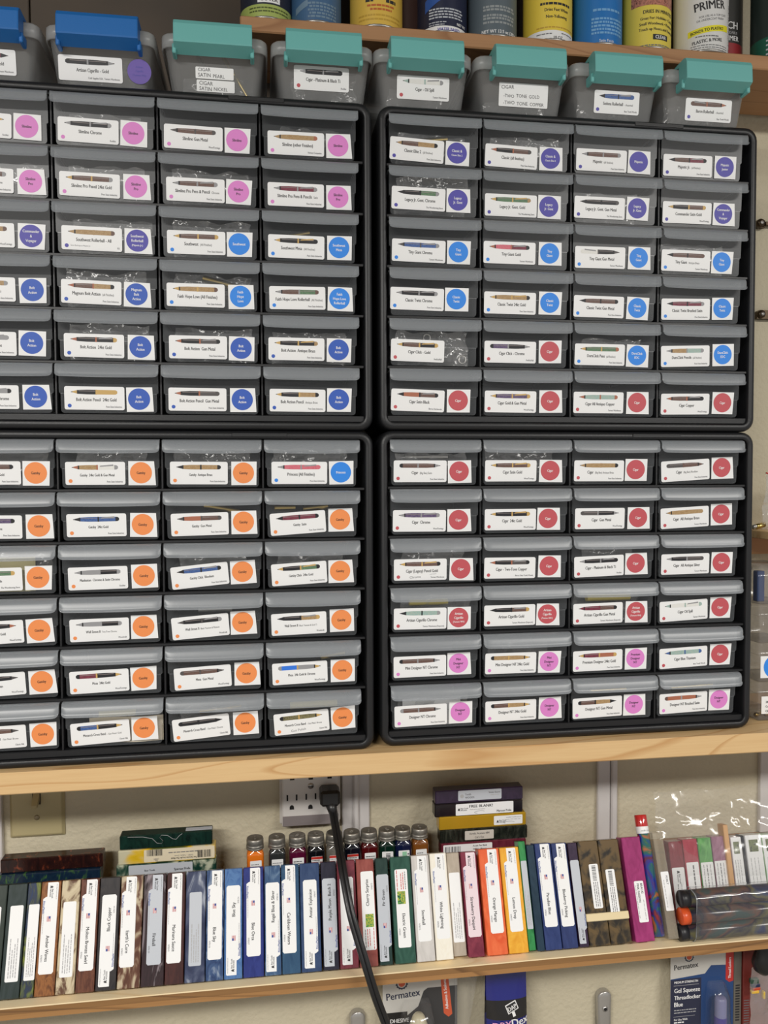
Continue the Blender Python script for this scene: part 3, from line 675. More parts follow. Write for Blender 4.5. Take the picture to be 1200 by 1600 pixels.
# ------------------------------------------------------------------ bags and tubes inside the drawers
bagspots = [('L', 1, 0, 3, .07, .03), ('L', 1, 1, 1, .085, .032), ('L', 1, 1, 2, .095, .034), ('L', 1, 2, 1, .10, .034), ('L', 1, 2, 2, .10, .036), ('L', 1, 3, 1, .095, .034), ('L', 1, 3, 2, .10, .036),
            ('L', 1, 4, 1, .09, .034), ('L', 1, 4, 2, .09, .032), ('L', 1, 4, 3, .09, .03), ('L', 0, 0, 0, .09, .034), ('L', 0, 0, 1, .08, .032), ('L', 0, 0, 2, .09, .034), ('L', 0, 0, 3, .09, .036), ('L', 0, 2, 0, .09, .036),
            ('L', 1, 1, 0, .09, .034), ('L', 1, 0, 1, .08, .03), ('L', 0, 2, 2, .08, .03), ('L', 0, 2, 3, .08, .03), ('L', 0, 5, 2, .08, .03),
            ('R', 1, 0, 0, .085, .032), ('R', 1, 0, 1, .09, .034), ('R', 1, 1, 0, .1, .04), ('R', 1, 1, 2, .07, .032), ('R', 1, 4, 0, .1, .034), ('R', 1, 4, 2, .08, .03), ('R', 1, 2, 3, .09, .034),
            ('R', 0, 0, 0, .09, .03), ('R', 0, 0, 1, .09, .034), ('R', 0, 2, 0, .08, .03), ('R', 0, 2, 2, .07, .03), ('R', 0, 3, 0, .09, .034), ('R', 0, 3, 2, .09, .034), ('R', 0, 4, 1, .08, .03), ('R', 0, 5, 0, .09, .034), ('R', 0, 5, 3, .08, .03)]
CABN = {('L', 1): 'upper left', ('L', 0): 'lower left', ('R', 1): 'upper right', ('R', 0): 'lower right'}
for k, (sd, tp, i, j, w, h) in enumerate(bagspots):
    w = min(w, 0.09); p = in_cab(sd, tp, i, j, random.uniform(-0.003, 0.003), 0.024 + random.uniform(0, 0.012), -0.0535)
    crumple('plastic_bag', w, h + 0.008, p, (random.uniform(0, 0.3), 0, LROT if sd == 'L' else 0), 20 + k, BAG,
            f'clear bag in the {CABN[sd, tp]} cabinet, {ORD[i]} row, {ORD[j]} column', 'bags of pen parts in the drawers', 0.008)
CREAM = plain('cream_paper', S(222, 212, 160), 0.6); YELLOWT = plain('yellow_tube', S(214, 196, 104), 0.4)
tubespots = [('L', 1, 3, 2, -.01, .035, -.0195, .004, -.010, BRASS), ('L', 1, 2, 3, -.025, .0, -.022, .0035, .006, BRASS), ('L', 0, 1, 2, -.012, .03, -.022, .0042, -.008, BRASS), ('L', 0, 1, 3, -.045, -.02, -.021, .0045, .0, BRASS), ('L', 0, 1, 3, -.01, .02, -.022, .0038, .003, BRASS),
             ('L', 0, 5, 3, -.028, .03, -.021, .0045, .0, YELLOWT), ('L', 0, 5, 1, -.02, .022, -.021, .004, .0, YELLOWT), ('L', 0, 4, 3, .01, .04, -.021, .004, .004, BRASS), ('R', 0, 3, 0, -.03, .02, -.021, .004, .0, YELLOWT), ('R', 0, 3, 2, -.03, .03, -.021, .0045, .0, YELLOWT),
             ('R', 1, 0, 0, -.02, .02, -.022, .004, .006, BRASS), ('R', 0, 0, 0, -.035, .02, -.021, .003, .0, STEEL), ('R', 0, 5, 2, -.025, .025, -.021, .003, .0, BRASS), ('L', 0, 3, 2, -.02, .02, -.022, .003, .0, STEEL), ('R', 0, 5, 3, -.03, .03, -.021, .003, .002, BRASS),
             ('L', 0, 5, 2, -.02, .03, -.022, .003, .004, BRASS)]
for k, (sd, tp, i, j, xa, xb, z, r, tilt, m) in enumerate(tubespots):
    z0 = -0.0212
    a = in_cab(sd, tp, i, j, xa, 0.016 + r, z0 - tilt / 2); b = in_cab(sd, tp, i, j, xb, 0.018 + r, z0 + tilt / 2)
    tube_thing(a, b, r, f'{"pale yellow" if m == YELLOWT else "grey metal" if m == STEEL else "brass"} tube in the {CABN[sd, tp]} cabinet, {ORD[i]} row, {ORD[j]} column' + (', {} of its two'.format('left' if xa < -.03 else 'right') if (sd, tp, i, j) == ('L', 0, 1, 3) else ''), 'tubes in the drawers', m)
# paper slips and rings that show above the labels
def slip(sd, tp, i, j, x0, x1, z0, z1, mat, label):
    mb = MB(); n = 8
    vs = [((-0.5 + k / n) * (x1 - x0), 0.002 * math.sin(k * 0.9), z) for z in (0, z1 - z0) for k in range(n + 1)]
    vs2 = [(x, y + 0.0006, z) for x, y, z in vs]
    mb.add(vs, [(k, k + 1, n + 2 + k, n + 1 + k) for k in range(n)], mat, True); mb.add(vs2, [(k, k + 1, n + 2 + k, n + 1 + k) for k in range(n)], mat, True)
    o = mb.build('paper_slip', None, in_cab(sd, tp, i, j, (x0 + x1) / 2, 0.0135, z0), (0, 0, LROT if sd == 'L' else 0)); tag(o, label, 'paper', 'paper slips in the drawers')
slip('L', 0, 2, 0, -0.05, 0.03, -0.054, -0.014, CREAM, 'cream paper slip in the lower left cabinet, third row at the left edge')
slip('R', 0, 5, 0, -0.04, 0.035, -0.054, -0.0205, PAPER, 'white paper slip in the lower right cabinet, bottom row at the left')
slip('L', 0, 5, 1, -0.03, 0.055, -0.054, -0.0235, plain('manila_paper', S(226, 214, 190), 0.6), 'beige paper slip in the lower left cabinet, bottom row second column')
for k, (x, z, r) in enumerate(((-0.008, -0.0215, 0.0045), (0.037, -0.0475, 0.0048))):
    mb = MB(); mb.tube([(r * math.cos(a * math.pi / 8), 0, r * math.sin(a * math.pi / 8)) for a in range(17)], 0.0011, STEEL, 8, False)
    p = in_cab('R', 1, 4, 0, x, 0.0125, z); tag(mb.build('metal_ring', None, p), f'{["upper", "lower"][k]} small metal ring in the drawer without a round sticker', 'ring', 'metal rings in a drawer')

# ------------------------------------------------------------------ cans on the upper shelf
def can(cx, cy, zones, paint, label, R=0.0325, turn=0.0):
    root = empty('spray_can', (cx, cy, US)); tag(root, label, 'can', 'cans on the upper shelf')
    mb = MB()
    mb.lathe([(R - 0.003, 0.0), (R - 0.0005, 0.0006), (R, 0.002), (R - 0.0006, 0.0035)], STEEL, n=32, cap0=True)
    for z0, z1, m in zones: mb.lathe([(R - 0.0006, z0), (R - 0.0006, z1)], m, n=40)
    mb.lathe([(R - 0.0006, 0.165), (R, 0.167), (R - 0.003, 0.175), (R * 0.6, 0.186)], STEEL, n=32)
    mb.build('can_body', root)
    mb = MB(); mb.lathe([(R * 0.78, 0.176), (R * 0.8, 0.2), (R * 0.76, 0.225), (R * 0.7, 0.228)], zones[-1][2], n=32, cap1=True); mb.build('cap', root)
    if paint:
        mb = MB(); RR = R - 0.0006
        def fn(x, y, z):
            a = x / RR + turn
            return ((RR - y) * math.sin(a), -(RR - y) * math.cos(a), z)
        mb.fn = fn
        paint(mb); mb.build('can_label', root)
def crect(mb, x0, x1, z0, z1, y, mat, slope=0.0, n=14):
    for k in range(n):
        a, b = x0 + (x1 - x0) * k / n, x0 + (x1 - x0) * (k + 1) / n
        mb.flat([(a, z0 + slope * a), (b, z0 + slope * b), (b, z1 + slope * b), (a, z1 + slope * a)], y, mat)
Pm = lambda n, c: plain('can_' + n, c, 0.42)
Y1, Y2, Y3 = Pm('gold_yellow', S(222, 184, 78)), Pm('yellow', S(232, 204, 74)), Pm('lemon', S(226, 206, 84))
def p1(m):
    crect(m, -0.011, 0.017, 0.0195, 0.034, -0.0002, PAPER); m.text('COVER', 0.008, 0.003, 0.0215, -0.0004, INK, 'C', True)
    for z in (0.0125, 0.0085): dashes(m, -0.022, 0.03, z, -0.0002, Pm('dark_olive', S(80, 90, 44)), 0.0016)
def p2(m):
    g = Pm('pale_slate', S(112, 138, 160))
    for k, z in enumerate((0.0225, 0.0185, 0.0145, 0.0105, 0.0065)): dashes(m, -0.012 + 0.002 * (k % 2), 0.026, z, -0.0002, g, 0.0024)
    crect(m, -0.03, -0.012, 0.026, 0.034, -0.0002, g, 0.45)
def p3(m):
    r = Pm('rust', S(190, 100, 50))
    dashes(m, -0.016, 0.020, 0.0250, -0.0002, r, 0.0024, lo=0.003); dashes(m, -0.012, 0.016, 0.0203, -0.0002, r, 0.0024, lo=0.003)
    dashes(m, -0.018, -0.006, 0.0305, -0.0002, INK, 0.004, lo=0.003); dashes(m, 0.008, 0.022, 0.0305, -0.0002, INK, 0.004, lo=0.003)
    for z in (0.0135, 0.0085): dashes(m, -0.028, 0.03, z, -0.0002, Pm('deep_yellow', S(196, 158, 60)), 0.002)
def p4(m):
    for z in (0.0285, 0.0250, 0.0215, 0.018): dashes(m, -0.024, 0.022, z, -0.0002, PAPER_OLD, 0.0018, lo=.003, hi=.008)
    m.text('NET WT', 0.0055, 0.013, 0.0105, -0.0002, PAPER, 'L', True, maxw=0.016); dashes(m, -0.024, -0.0, 0.0125, -0.0002, PAPER_OLD, 0.0012); dashes(m, -0.024, -0.004, 0.0095, -0.0002, PAPER_OLD, 0.0012)
    m.text('WATER BASED', 0.0052, 0.002, 0.0025, -0.0002, DOT['purple'], 'C', True)
    crect(m, -0.03, 0.0, 0.045, 0.060, -0.0002, Pm('vivid_blue', S(40, 84, 160)), 0.6)
def p5(m):
    g = Pm('silver_ink', S(150, 156, 158))
    for z in (0.036, 0.0322, 0.0252, 0.0215, 0.0165): dashes(m, -0.02, 0.024, z, -0.0002, g, 0.0026)
    m.text('NET WT 13.5 oz (382g)', 0.0062, 0.003, 0.0045, -0.0002, PAPER, 'C', True, maxw=0.05)
def p6(m):
    dashes(m, -0.02, 0.022, 0.0455, -0.0002, INK, 0.003); m.text('Dries Fast When', 0.0056, 0.002, 0.0375, -0.0002, INK, 'C', True); m.text('Non-Yellowing', 0.0056, 0.002, 0.029, -0.0002, INK, 'C', True)
    dashes(m, -0.025, 0.03, 0.0165, -0.0002, Pm('deep_yellow', S(196, 158, 60)), 0.0016)
    m.text('10 OZ.', 0.0055, 0.004, 0.0025, -0.0002, INK, 'C', True); dashes(m, -0.025, -0.005, 0.0085, -0.0002, INK2, 0.0012); dashes(m, 0.008, 0.028, 0.0095, -0.0002, INK2, 0.0012)
def p7(m):
    g = Pm('pale_blue', S(118, 172, 220))
    dashes(m, -0.018, 0.02, 0.043, -0.0002, g, 0.003)
    for z in (0.032, 0.0275, 0.023, 0.0185, 0.014): dashes(m, -0.02, 0.026, z, -0.0002, g, 0.0026)
    m.text('Satin Finish', 0.0052, 0.0, 0.0035, -0.0002, PAPER, 'C', False)
def p8(m):
    crect(m, -0.033, 0.033, 0.056, 0.075, -0.0002, swirl('can_picture', [S(70, 40, 34), S(196, 130, 110), S(90, 60, 60)], 120, 2, 0.4))
    m.text('DRIES IN MINUTES', 0.0064, 0.006, 0.0455, -0.0002, INK, 'C', True, maxw=0.052); m.text('Great For: Hobbies \u2022 Crafts', 0.0052, 0.005, 0.0375, -0.0002, INK, 'C', True, maxw=0.056)
    m.text('Small Woodwork \u2022 Pictures', 0.0052, 0.004, 0.0305, -0.0002, INK, 'C', True, maxw=0.056); m.text('Touch up Floors and Furniture', 0.0052, 0.006, 0.0235, -0.0002, INK, 'C', True, maxw=0.056)
    crect(m, -0.004, 0.018, 0.0115, 0.0185, -0.0002, INK); m.text('CLEAR', 0.0062, 0.007, 0.0128, -0.0004, PAPER, 'C', True)
    dashes(m, -0.026, 0.03, 0.004, -0.0002, INK2, 0.0014)
def p9(m):
    m.text('PRIMER', 0.0155, -0.004, 0.055, -0.0002, INK, 'C', True, rot=0.12)
    m.text('FOR USE AS A TOP COAT', 0.004, 0.0, 0.0455, -0.0002, INK2, 'C', False, rot=0.12); m.text('OR UNDERCOAT FINISH', 0.004, -0.004, 0.0405, -0.0002, INK2, 'C', rot=0.12)
    crect(m, -0.034, 0.024, 0.026, 0.034, -0.0002, Pm('bright_yellow', S(236, 226, 50)), 0.14); m.text('BONDS TO PLASTIC!', 0.0056, -0.008, 0.0265, -0.0004, INK, 'C', True, rot=0.14)
    dashes(m, -0.024, 0.006, 0.0195, -0.0002, INK2, 0.0014); m.text('PLASTIC & MORE', 0.0062, -0.008, 0.0125, -0.0002, INK, 'C', True, rot=0.1)
    for z in (0.008, 0.005): dashes(m, -0.03, 0.022, z, -0.0002, INK2, 0.001)
    for k in range(18): dashes(m, 0.028, 0.044, 0.015 + k * 0.003, -0.0002, INK2, 0.0012, lo=0.003, hi=0.012)
    m.text('TRUS', 0.0055, 0.028, 0.006, -0.0002, INKR, 'L', True)
def p10(m):
    m.text('SCH', 0.014, 0.0, 0.060, -0.0002, PAPER, 'C', True); m.text('PRIMER', 0.0095, 0.0, 0.0440, -0.0002, INKW, 'C', True, maxw=0.036); m.text('SANDABLE', 0.005, 0.0, 0.0530, -0.0002, FAINT, 'C', True)
    dashes(m, -0.02, 0.02, 0.008, -0.0002, INK2, 0.002)
def p11(m):
    m.disc(-0.008, 0.046, 0.011, -0.0002, INKR, 20); m.text('STO', 0.012, -0.008, 0.066, -0.0002, PAPER, 'C', True, maxw=0.04)
    for z in (0.027, 0.021, 0.015, 0.009): dashes(m, -0.03, 0.01, z, -0.0002, PAPER_OLD, 0.0022)
CY = 0.0655
can(-0.144, CY, [(0.003, 0.0175, Pm('lime', S(166, 182, 98))), (0.0175, 0.165, Pm('midnight', S(36, 40, 54)))], p1, 'spray can with lime green band at the left end of the shelf')
can(-0.082, CY, [(0.003, 0.165, Pm('slate', S(66, 102, 140)))], p2, 'slate blue spray can beside the lime banded can')
can(-0.005, CY, [(0.003, 0.165, Y1)], p3, 'golden yellow spray can with rust coloured print', R=0.034)
can(0.041, 0.113, [(0.003, 0.165, Pm('brown', S(78, 56, 52)))], None, 'dark brown can standing behind, between the gold and navy cans')
can(0.081, CY, [(0.003, 0.0085, PAPER), (0.0085, 0.165, Pm('navy', S(30, 36, 62)))], p4, 'navy spray can with white ring at its base')
can(0.1475, CY, [(0.003, 0.165, Pm('grey', S(92, 104, 112)))], p5, 'grey spray can with silver print')
can(0.2228, CY, [(0.003, 0.0135, PAPER), (0.0135, 0.165, Y2)], p6, 'yellow spray can with white base band')
can(0.2918, CY, [(0.003, 0.165, Pm('blue', S(34, 116, 190)))], p7, 'bright blue spray can between two yellow cans')
can(0.3607, CY, [(0.003, 0.165, Y3)], p8, 'yellow spray can with a picture band and black print', turn=-0.05)
can(0.4387, CY, [(0.003, 0.165, Pm('white', S(222, 222, 220)))], p9, 'white primer can with yellow stripe', R=0.036, turn=0.0)
can(0.492, 0.112, [(0.003, 0.024, Pm('khaki', S(120, 108, 86))), (0.024, 0.041, Pm('crimson', S(160, 50, 56))), (0.041, 0.165, Pm('charcoal', S(56, 56, 54)))], p10, 'charcoal can with a red band behind the white primer can')
can(0.549, CY, [(0.003, 0.033, Pm('green', S(20, 92, 72))), (0.033, 0.165, Pm('dark_green', S(34, 46, 42)))], p11, 'dark green can with a red spot at the right edge')

# ------------------------------------------------------------------ pen blanks on the lower shelf
def flag(mb, x, z, y):
    """small flag print, reading direction x"""
    mb.rect(x, x + 0.0058, z - 0.002, z + 0.002, y, PAPER)
    for k in range(4): mb.rect(x, x + 0.0058, z - 0.002 + k * 0.00115, z - 0.002 + k * 0.00115 + 0.0006, y - 0.0001, DOT['red'])
    mb.rect(x, x + 0.0026, z, z + 0.002, y - 0.0002, INKB)
def wood_logo(mb, x, z, y, k=1.0):
    pts = [(0, -1.6), (0.7, -2.2), (1.6, -1.4), (3.2, -2.4), (3.4, -1.2), (2.4, -0.2), (3.5, 0.4), (2.6, 1.0), (1.8, 2.4), (1.2, 1.2), (0.3, 1.4), (0.6, 0.2)]
    mb.flat([(x + a * 0.0009 * k, z + b * 0.0009 * k) for a, b in pts], y, INK)
    mb.text('Bear Tooth', 0.0026 * k, x + 0.0038 * k, z + 0.0004 * k, y, INK, 'L', True); mb.text('WOODS', 0.0026 * k, x + 0.0038 * k, z - 0.0021 * k, y, INK, 'L', True)
NARROW = [(0.0008, -0.0040), (0.0165, -0.0040), (0.0172, -0.0060), (0.019, -0.0086), (0.099, -0.0086), (0.101, -0.0068), (0.101, 0.0068), (0.099, 0.0086), (0.002, 0.0086), (0.0008, 0.0076)]
def std_label(mb, name, code, paper):
    mb.slab(list(reversed(NARROW)), 0.0, 0.0003, paper); y = -0.00015
    wood_logo(mb, 0.0045, 0.0006, y); mb.text('www.BearToothWoods.com', 0.0017, 0.003, 0.0062, y, INK2, 'L', maxw=0.022)
    mb.text('RhinoPlastic', 0.0034, 0.0215, -0.0083, y, INKB, 'L', True, maxw=0.022); flag(mb, 0.0385, -0.0005, y)
    if name: mb.text(name, 0.0056, 0.0735, -0.0022, y, INK, 'C', True, maxw=0.045)
    if code: mb.text(code, 0.0028, 0.084, -0.0070, y, INK2, 'C')
    dashes(mb, 0.030, 0.058, -0.0078 + 0.0006, y, FAINT, 0.0005, 0.0004, 0.001, 0.003)
def plain_label(mb, name, code, paper):
    mb.slab(rrect(0.024, 0.106, -0.0075, 0.0075, 0.0015, 2), 0, 0.0003, paper); y = -0.00015
    for k, b in enumerate((0.0035, 0.0008, -0.0019, -0.0046)): dashes(mb, 0.060 + 0.006 * (k % 3), 0.102, b, y, FAINT, 0.0010, 0.0007, 0.0015, 0.006)
def pic_label(mb, name, code, paper):
    mb.slab(rrect(0.015, 0.106, -0.0082, 0.0082, 0.0018, 2), 0, 0.0003, paper); y = -0.00015
    mb.rect(0.041, 0.056, -0.0062, 0.0042, y, swirl('label_picture', [S(20, 40, 30), S(60, 150, 70), S(200, 190, 60), S(30, 60, 50)], 190, 3, 0.4))
    for k, b in enumerate((0.0045, 0.0018, -0.0009)): dashes(mb, 0.018 + 0.001 * k, 0.039, b, y, INKR if k else INK2, 0.0009, 0.0006, 0.0015, 0.004)
    dashes(mb, 0.016, 0.040, -0.006, y, INKR, 0.0008); mb.text(name, 0.0056, 0.081, -0.0012, y, INK, 'C', True, maxw=0.044); mb.text(code, 0.0028, 0.088, -0.0066, y, INK2, 'C')
LABEL = {'std': std_label, 'plain': plain_label, 'pic': pic_label}
LEAN = math.radians(22)
def pen_blank(x0, x1, mat, look, name='', code='', kind='std', flip=False, paper=None, L=0.124, D=0.0192, y0=-0.002, lean=LEAN, dz=0.0, dx=0.0):
    w = x1 - x0 - 0.0007
    root = empty('pen_blank', ((x0 + x1) / 2, y0, LS + 0.0004 + D * math.sin(lean) + dz), (-lean, 0, 0)); tag(root, look, 'pen blank', 'pen blanks leaning on the lower shelf')
    mb = MB(); mb.box(-w / 2, w / 2, 0, D, 0, L, mat, 0.0007); mb.build('blank_body', root)
    if kind:
        mb = MB()
        mx = min(1.0, (w * 0.96) / 0.0172)
        if flip: mb.fn = lambda x, y, z: (-z * mx + dx, y - 0.0003, x + 0.0035)
        else: mb.fn = lambda x, y, z: (z * mx + dx, y - 0.0003, L - x)
        LABEL[kind](mb, name, code, paper or PAPER); mb.build('paper_label', root)
    return root
c = S
BL = []
def sw(n, *cols, **k): return swirl('blank_' + n, list(cols), k.pop('scale', 45), k.pop('dist', 2.5), k.pop('rough', 0.2), k.pop('st', (1.6, 1.6, 0.6)), **k)
pen_blank(-0.492, -0.4665, sw('moss', c(44, 54, 48), c(60, 68, 62)), 'dark moss pen blank cut by the left edge of the photo', kind='plain')
pen_blank(-0.4659, -0.4435, sw('pine_green', c(40, 52, 48), c(56, 66, 66)), 'dark green pen blank with faded text label, second from left', kind='plain', dx=0.001)
pen_blank(-0.443, -0.4277, sw('parrot', c(40, 56, 92), c(52, 60, 70), c(120, 130, 60)), 'narrow navy and olive pen blank left of the amber one', kind='plain', dx=0.0015)
pen_blank(-0.4272, -0.4038, sw('amber', c(84, 48, 30), c(150, 98, 56), c(96, 56, 36)), 'amber brown pen blank near the left end', 'Amber Waves', 'RPB002')
pen_blank(-0.4033, -0.3812, sw('cocoa_cream', c(208, 194, 164), c(196, 180, 148), c(86, 48, 34), scale=38, sharp=True), 'cream and chocolate swirled pen blank with faded text label', kind='plain')
pen_blank(-0.3807, -0.3585, sw('bronze', c(78, 44, 34), c(112, 70, 52), c(70, 38, 32)), 'bronze brown pen blank right of the cream swirl', 'Molten Bronze Swirl', 'RPB061')
pen_blank(-0.358, -0.3335, sw('soot', c(44, 42, 44), c(60, 56, 56)), 'sooty black pen blank with upside down label', 'Black Copper', 'RPB104', flip=True)
pen_blank(-0.3329, -0.306, sw('earth', c(86, 54, 42), c(110, 72, 54), c(198, 184, 156), scale=32, sharp=True), 'brown and cream marbled pen blank beside the black one', "Earth's Core", 'RPB053', dx=-0.003)
pen_blank(-0.3054, -0.278, sw('smoke', c(40, 30, 33), c(58, 42, 46), c(46, 34, 36), c(150, 138, 144), scale=22), 'dark maroon pen blank with smoky white streaks and greyish label', 'Fireball', 'RPB100', paper=PAPER_OLD, dx=0.001)
pen_blank(-0.2776, -0.2548, sw('marinara', c(58, 34, 34), c(80, 46, 42)), 'dark red brown pen blank with clean white label', 'Marinara Sauce', 'RPB043', dx=-0.001)
pen_blank(-0.2542, -0.2295, sw('storm', c(44, 50, 76), c(56, 64, 92), c(84, 92, 116), c(190, 196, 206), scale=24), 'slate and white swirled pen blank with grey text label', kind='plain', paper=PAPER_OLD)
pen_blank(-0.2291, -0.2073, sw('sky_a', c(36, 54, 94), c(62, 86, 126), c(150, 164, 182)), 'steel blue and white pen blank, first of the sky blue pair', 'Blue Sky', 'RPB106')
pen_blank(-0.2069, -0.1843, sw('sky_b', c(50, 86, 144), c(86, 124, 174), c(54, 90, 150)), 'brighter sky blue pen blank with upside down label', 'Blue Sky', 'RPB106', flip=True)
pen_blank(-0.1837, -0.158, sw('orca', c(36, 46, 112), c(48, 60, 130)), 'deep royal blue pen blank left of the first power strip jar', 'Blue Orca', 'RPB007')
pen_blank(-0.1573, -0.1367, sw('regal', c(46, 72, 110), c(66, 94, 130), c(112, 136, 162)), 'pearly mid blue pen blank with upside down label', 'Regal Blue & Silver', 'RPB018', flip=True)
pen_blank(-0.1362, -0.1131, sw('carib', c(40, 72, 104), c(58, 92, 122)), 'blue green pen blank right of the pearly blue one', 'Caribbean Waters', 'RPB014', dx=-0.002)
pen_blank(-0.1126, -0.0872, sw('avatar', c(44, 64, 102), c(62, 82, 118)), 'dusky blue pen blank with upside down label, left of the cord', 'Avatar Explosion', 'RPB047', flip=True)
pen_blank(-0.0856, -0.0655, sw('plum_black', c(34, 34, 48), c(46, 44, 60)), 'near black purple pen blank with greyish label', 'Purple Moon  Batch 2', 'RPB062', flip=True, paper=PAPER_OLD)
pen_blank(-0.0649, -0.0410, sw('fandango', c(104, 44, 56), c(130, 60, 70)), 'wine red pen blank crossed by the black cord', 'Fandango', 'RPB035', flip=True)
pen_blank(-0.0399, -0.0165, sw('cherry', c(134, 66, 60), c(156, 86, 78)), 'terracotta red pen blank with a picture label', 'Cherry Surprise', 'RPB070', kind='pic', flip=True, dx=0.002)
pen_blank(-0.0149, 0.002, sw('fir', c(30, 52, 48), c(44, 66, 60)), 'narrow fir green pen blank with greyish label', 'Fir Green', 'RPB033', flip=True, paper=PAPER_OLD)
pen_blank(0.0047, 0.0317, sw('electric', c(36, 74, 62), c(52, 92, 78)), 'bottle green pen blank with a picture label', 'Electric Green', 'RPB080', kind='pic')
pen_blank(0.0325, 0.0565, sw('snow', c(196, 192, 188), c(212, 208, 204)), 'translucent pale grey pen blank beside the white one', 'Snowball', 'RPB072')
pen_blank(0.0573, 0.080, sw('white', c(238, 232, 216), c(244, 240, 228)), 'ivory white pen blank, the whitest of the row', 'White Lightning', 'RPB086', L=0.125)
pen_blank(0.0806, 0.0985, sw('stone', c(172, 160, 144), c(190, 178, 162)), 'beige stone coloured pen blank set back beside the white one', '', '', kind='plain', y0=0.003, L=0.122)
pen_blank(0.099, 0.1205, sw('daiquiri', c(112, 38, 58), c(138, 56, 74)), 'raspberry red pen blank with pinkish label', 'Strawberry Daiquiri', 'RPB076', paper=plain('pinkish_label', S(232, 214, 220), 0.45))
pen_blank(0.1234, 0.1515, sw('mango', c(220, 88, 46), c(236, 116, 70)), 'bright orange pen blank', 'Orange Mango', 'RPB058', L=0.126, dx=0.002)
pen_blank(0.1522, 0.1788, sw('lemon', c(226, 156, 40), c(240, 182, 64)), 'yellow orange pen blank right of the orange one', 'Lemon Drop', 'RPB055', L=0.126)
pen_blank(0.1795, 0.1895, sw('kelly', c(36, 116, 60), c(60, 150, 84)), 'thin bright green pen blank right of the yellow one', '', '', kind='plain', paper=PAPER_OLD, L=0.131, y0=0.001)
pen_blank(0.1898, 0.2005, sw('deep_teal', c(26, 48, 64), c(36, 60, 78)), 'thin dark teal pen blank beside the bright green one', kind=None, L=0.127)
pen_blank(0.201, 0.2237, sw('paradise', c(38, 54, 104), c(52, 68, 120)), 'indigo blue pen blank right of the dark teal one', 'Paradise Blue', 'RPB060', L=0.128)
pen_blank(0.2243, 0.2455, sw('blueberry', c(40, 52, 98), c(50, 64, 114)), 'blue violet pen blank left of the thin purple one', 'Blueberry Picking', 'RPB009', L=0.127)
pen_blank(0.2470, 0.2602, sw('aubergine', c(48, 34, 56), c(62, 46, 70)), 'thin aubergine purple pen blank left of the camouflage pair', '', '', kind='std', flip=True, paper=PAPER_OLD, L=0.126)
CAMO = sw('camouflage', c(104, 84, 54), c(84, 70, 48), c(34, 32, 30), scale=80, dist=0.6, st=(1, 1, 0.8), sharp=True)
r1 = pen_blank(0.2609, 0.2895, CAMO, 'left of two camouflage brown pen blanks tied by a band', kind=None, L=0.127)
r2 = pen_blank(0.2899, 0.3190, CAMO, 'right of two camouflage brown pen blanks tied by a band', kind=None, L=0.127)
def bar_label(parent, xc, zt, zb, W, tag_):
    mb = MB()
    mb.slab(list(reversed(rrect(-W / 2, W / 2, zb, zt, 0.0016, 2))) if False else rrect(-W / 2, W / 2, zb, zt, 0.0016, 2), 0, 0.0003, PAPER)
    z = zt - 0.002
    while z > zt - 0.020:
        h = random.choice((0.0003, 0.0005, 0.0008)); mb.rect(-W * 0.22, W * 0.22, z - h, z, -0.00015, INK); z -= h + random.choice((0.0004, 0.0007))
    f = mb.fn; mb.fn = lambda x, y, z: (z, y, -x)
    for b in (0.0022, -0.0004, -0.0030): dashes(mb, -(zt - 0.022), -(zb + 0.002), b, -0.00015, INK2, 0.001, 0.0006, 0.001, 0.004)
    mb.v = [(x + xc, y - 0.0003, z) for x, y, z in mb.v]; mb.build('paper_label', parent)
bar_label(r1, 0.004, 0.098, 0.044, 0.0125, 0); bar_label(r2, -0.003, 0.090, 0.036, 0.0125, 0)
mb = MB(); mb.box(-0.0295, 0.0295, -0.0009, 0.0201, 0.0, 0.0095, plain('rubber_band', S(226, 208, 166), 0.6), 0.0008)
zb_ = 0.029
o = mb.build('rubber_band', None, (0.28995, -0.002 + zb_ * math.sin(LEAN), LS + 0.0004 + 0.0192 * math.sin(LEAN) + zb_ * math.cos(LEAN)), (-LEAN, 0, 0)); tag(o, 'cream rubber band around the two camouflage pen blanks', 'band')
def passion(mb, name, code, paper):
    mb.slab(rrect(0.055, 0.105, -0.0065, 0.0065, 0.0014, 2), 0, 0.0003, paper)
    mb.text('BRAC42', 0.0042, 0.058, 0.0018, -0.00015, INK, 'L', True); mb.text('PINK PASSION', 0.0042, 0.058, -0.0032, -0.00015, INK, 'L', True, maxw=0.042)
    dashes(mb, 0.078, 0.102, 0.003, -0.00015, FAINT, 0.0008); dashes(mb, 0.06, 0.1, -0.0055, -0.00015, FAINT, 0.0008)
LABEL['passion'] = passion
pen_blank(0.3237, 0.351, sw('passion', c(140, 40, 96), c(164, 56, 116)), 'magenta pink pen blank beside the striped foil tube', kind='passion', L=0.128, dx=0.002)
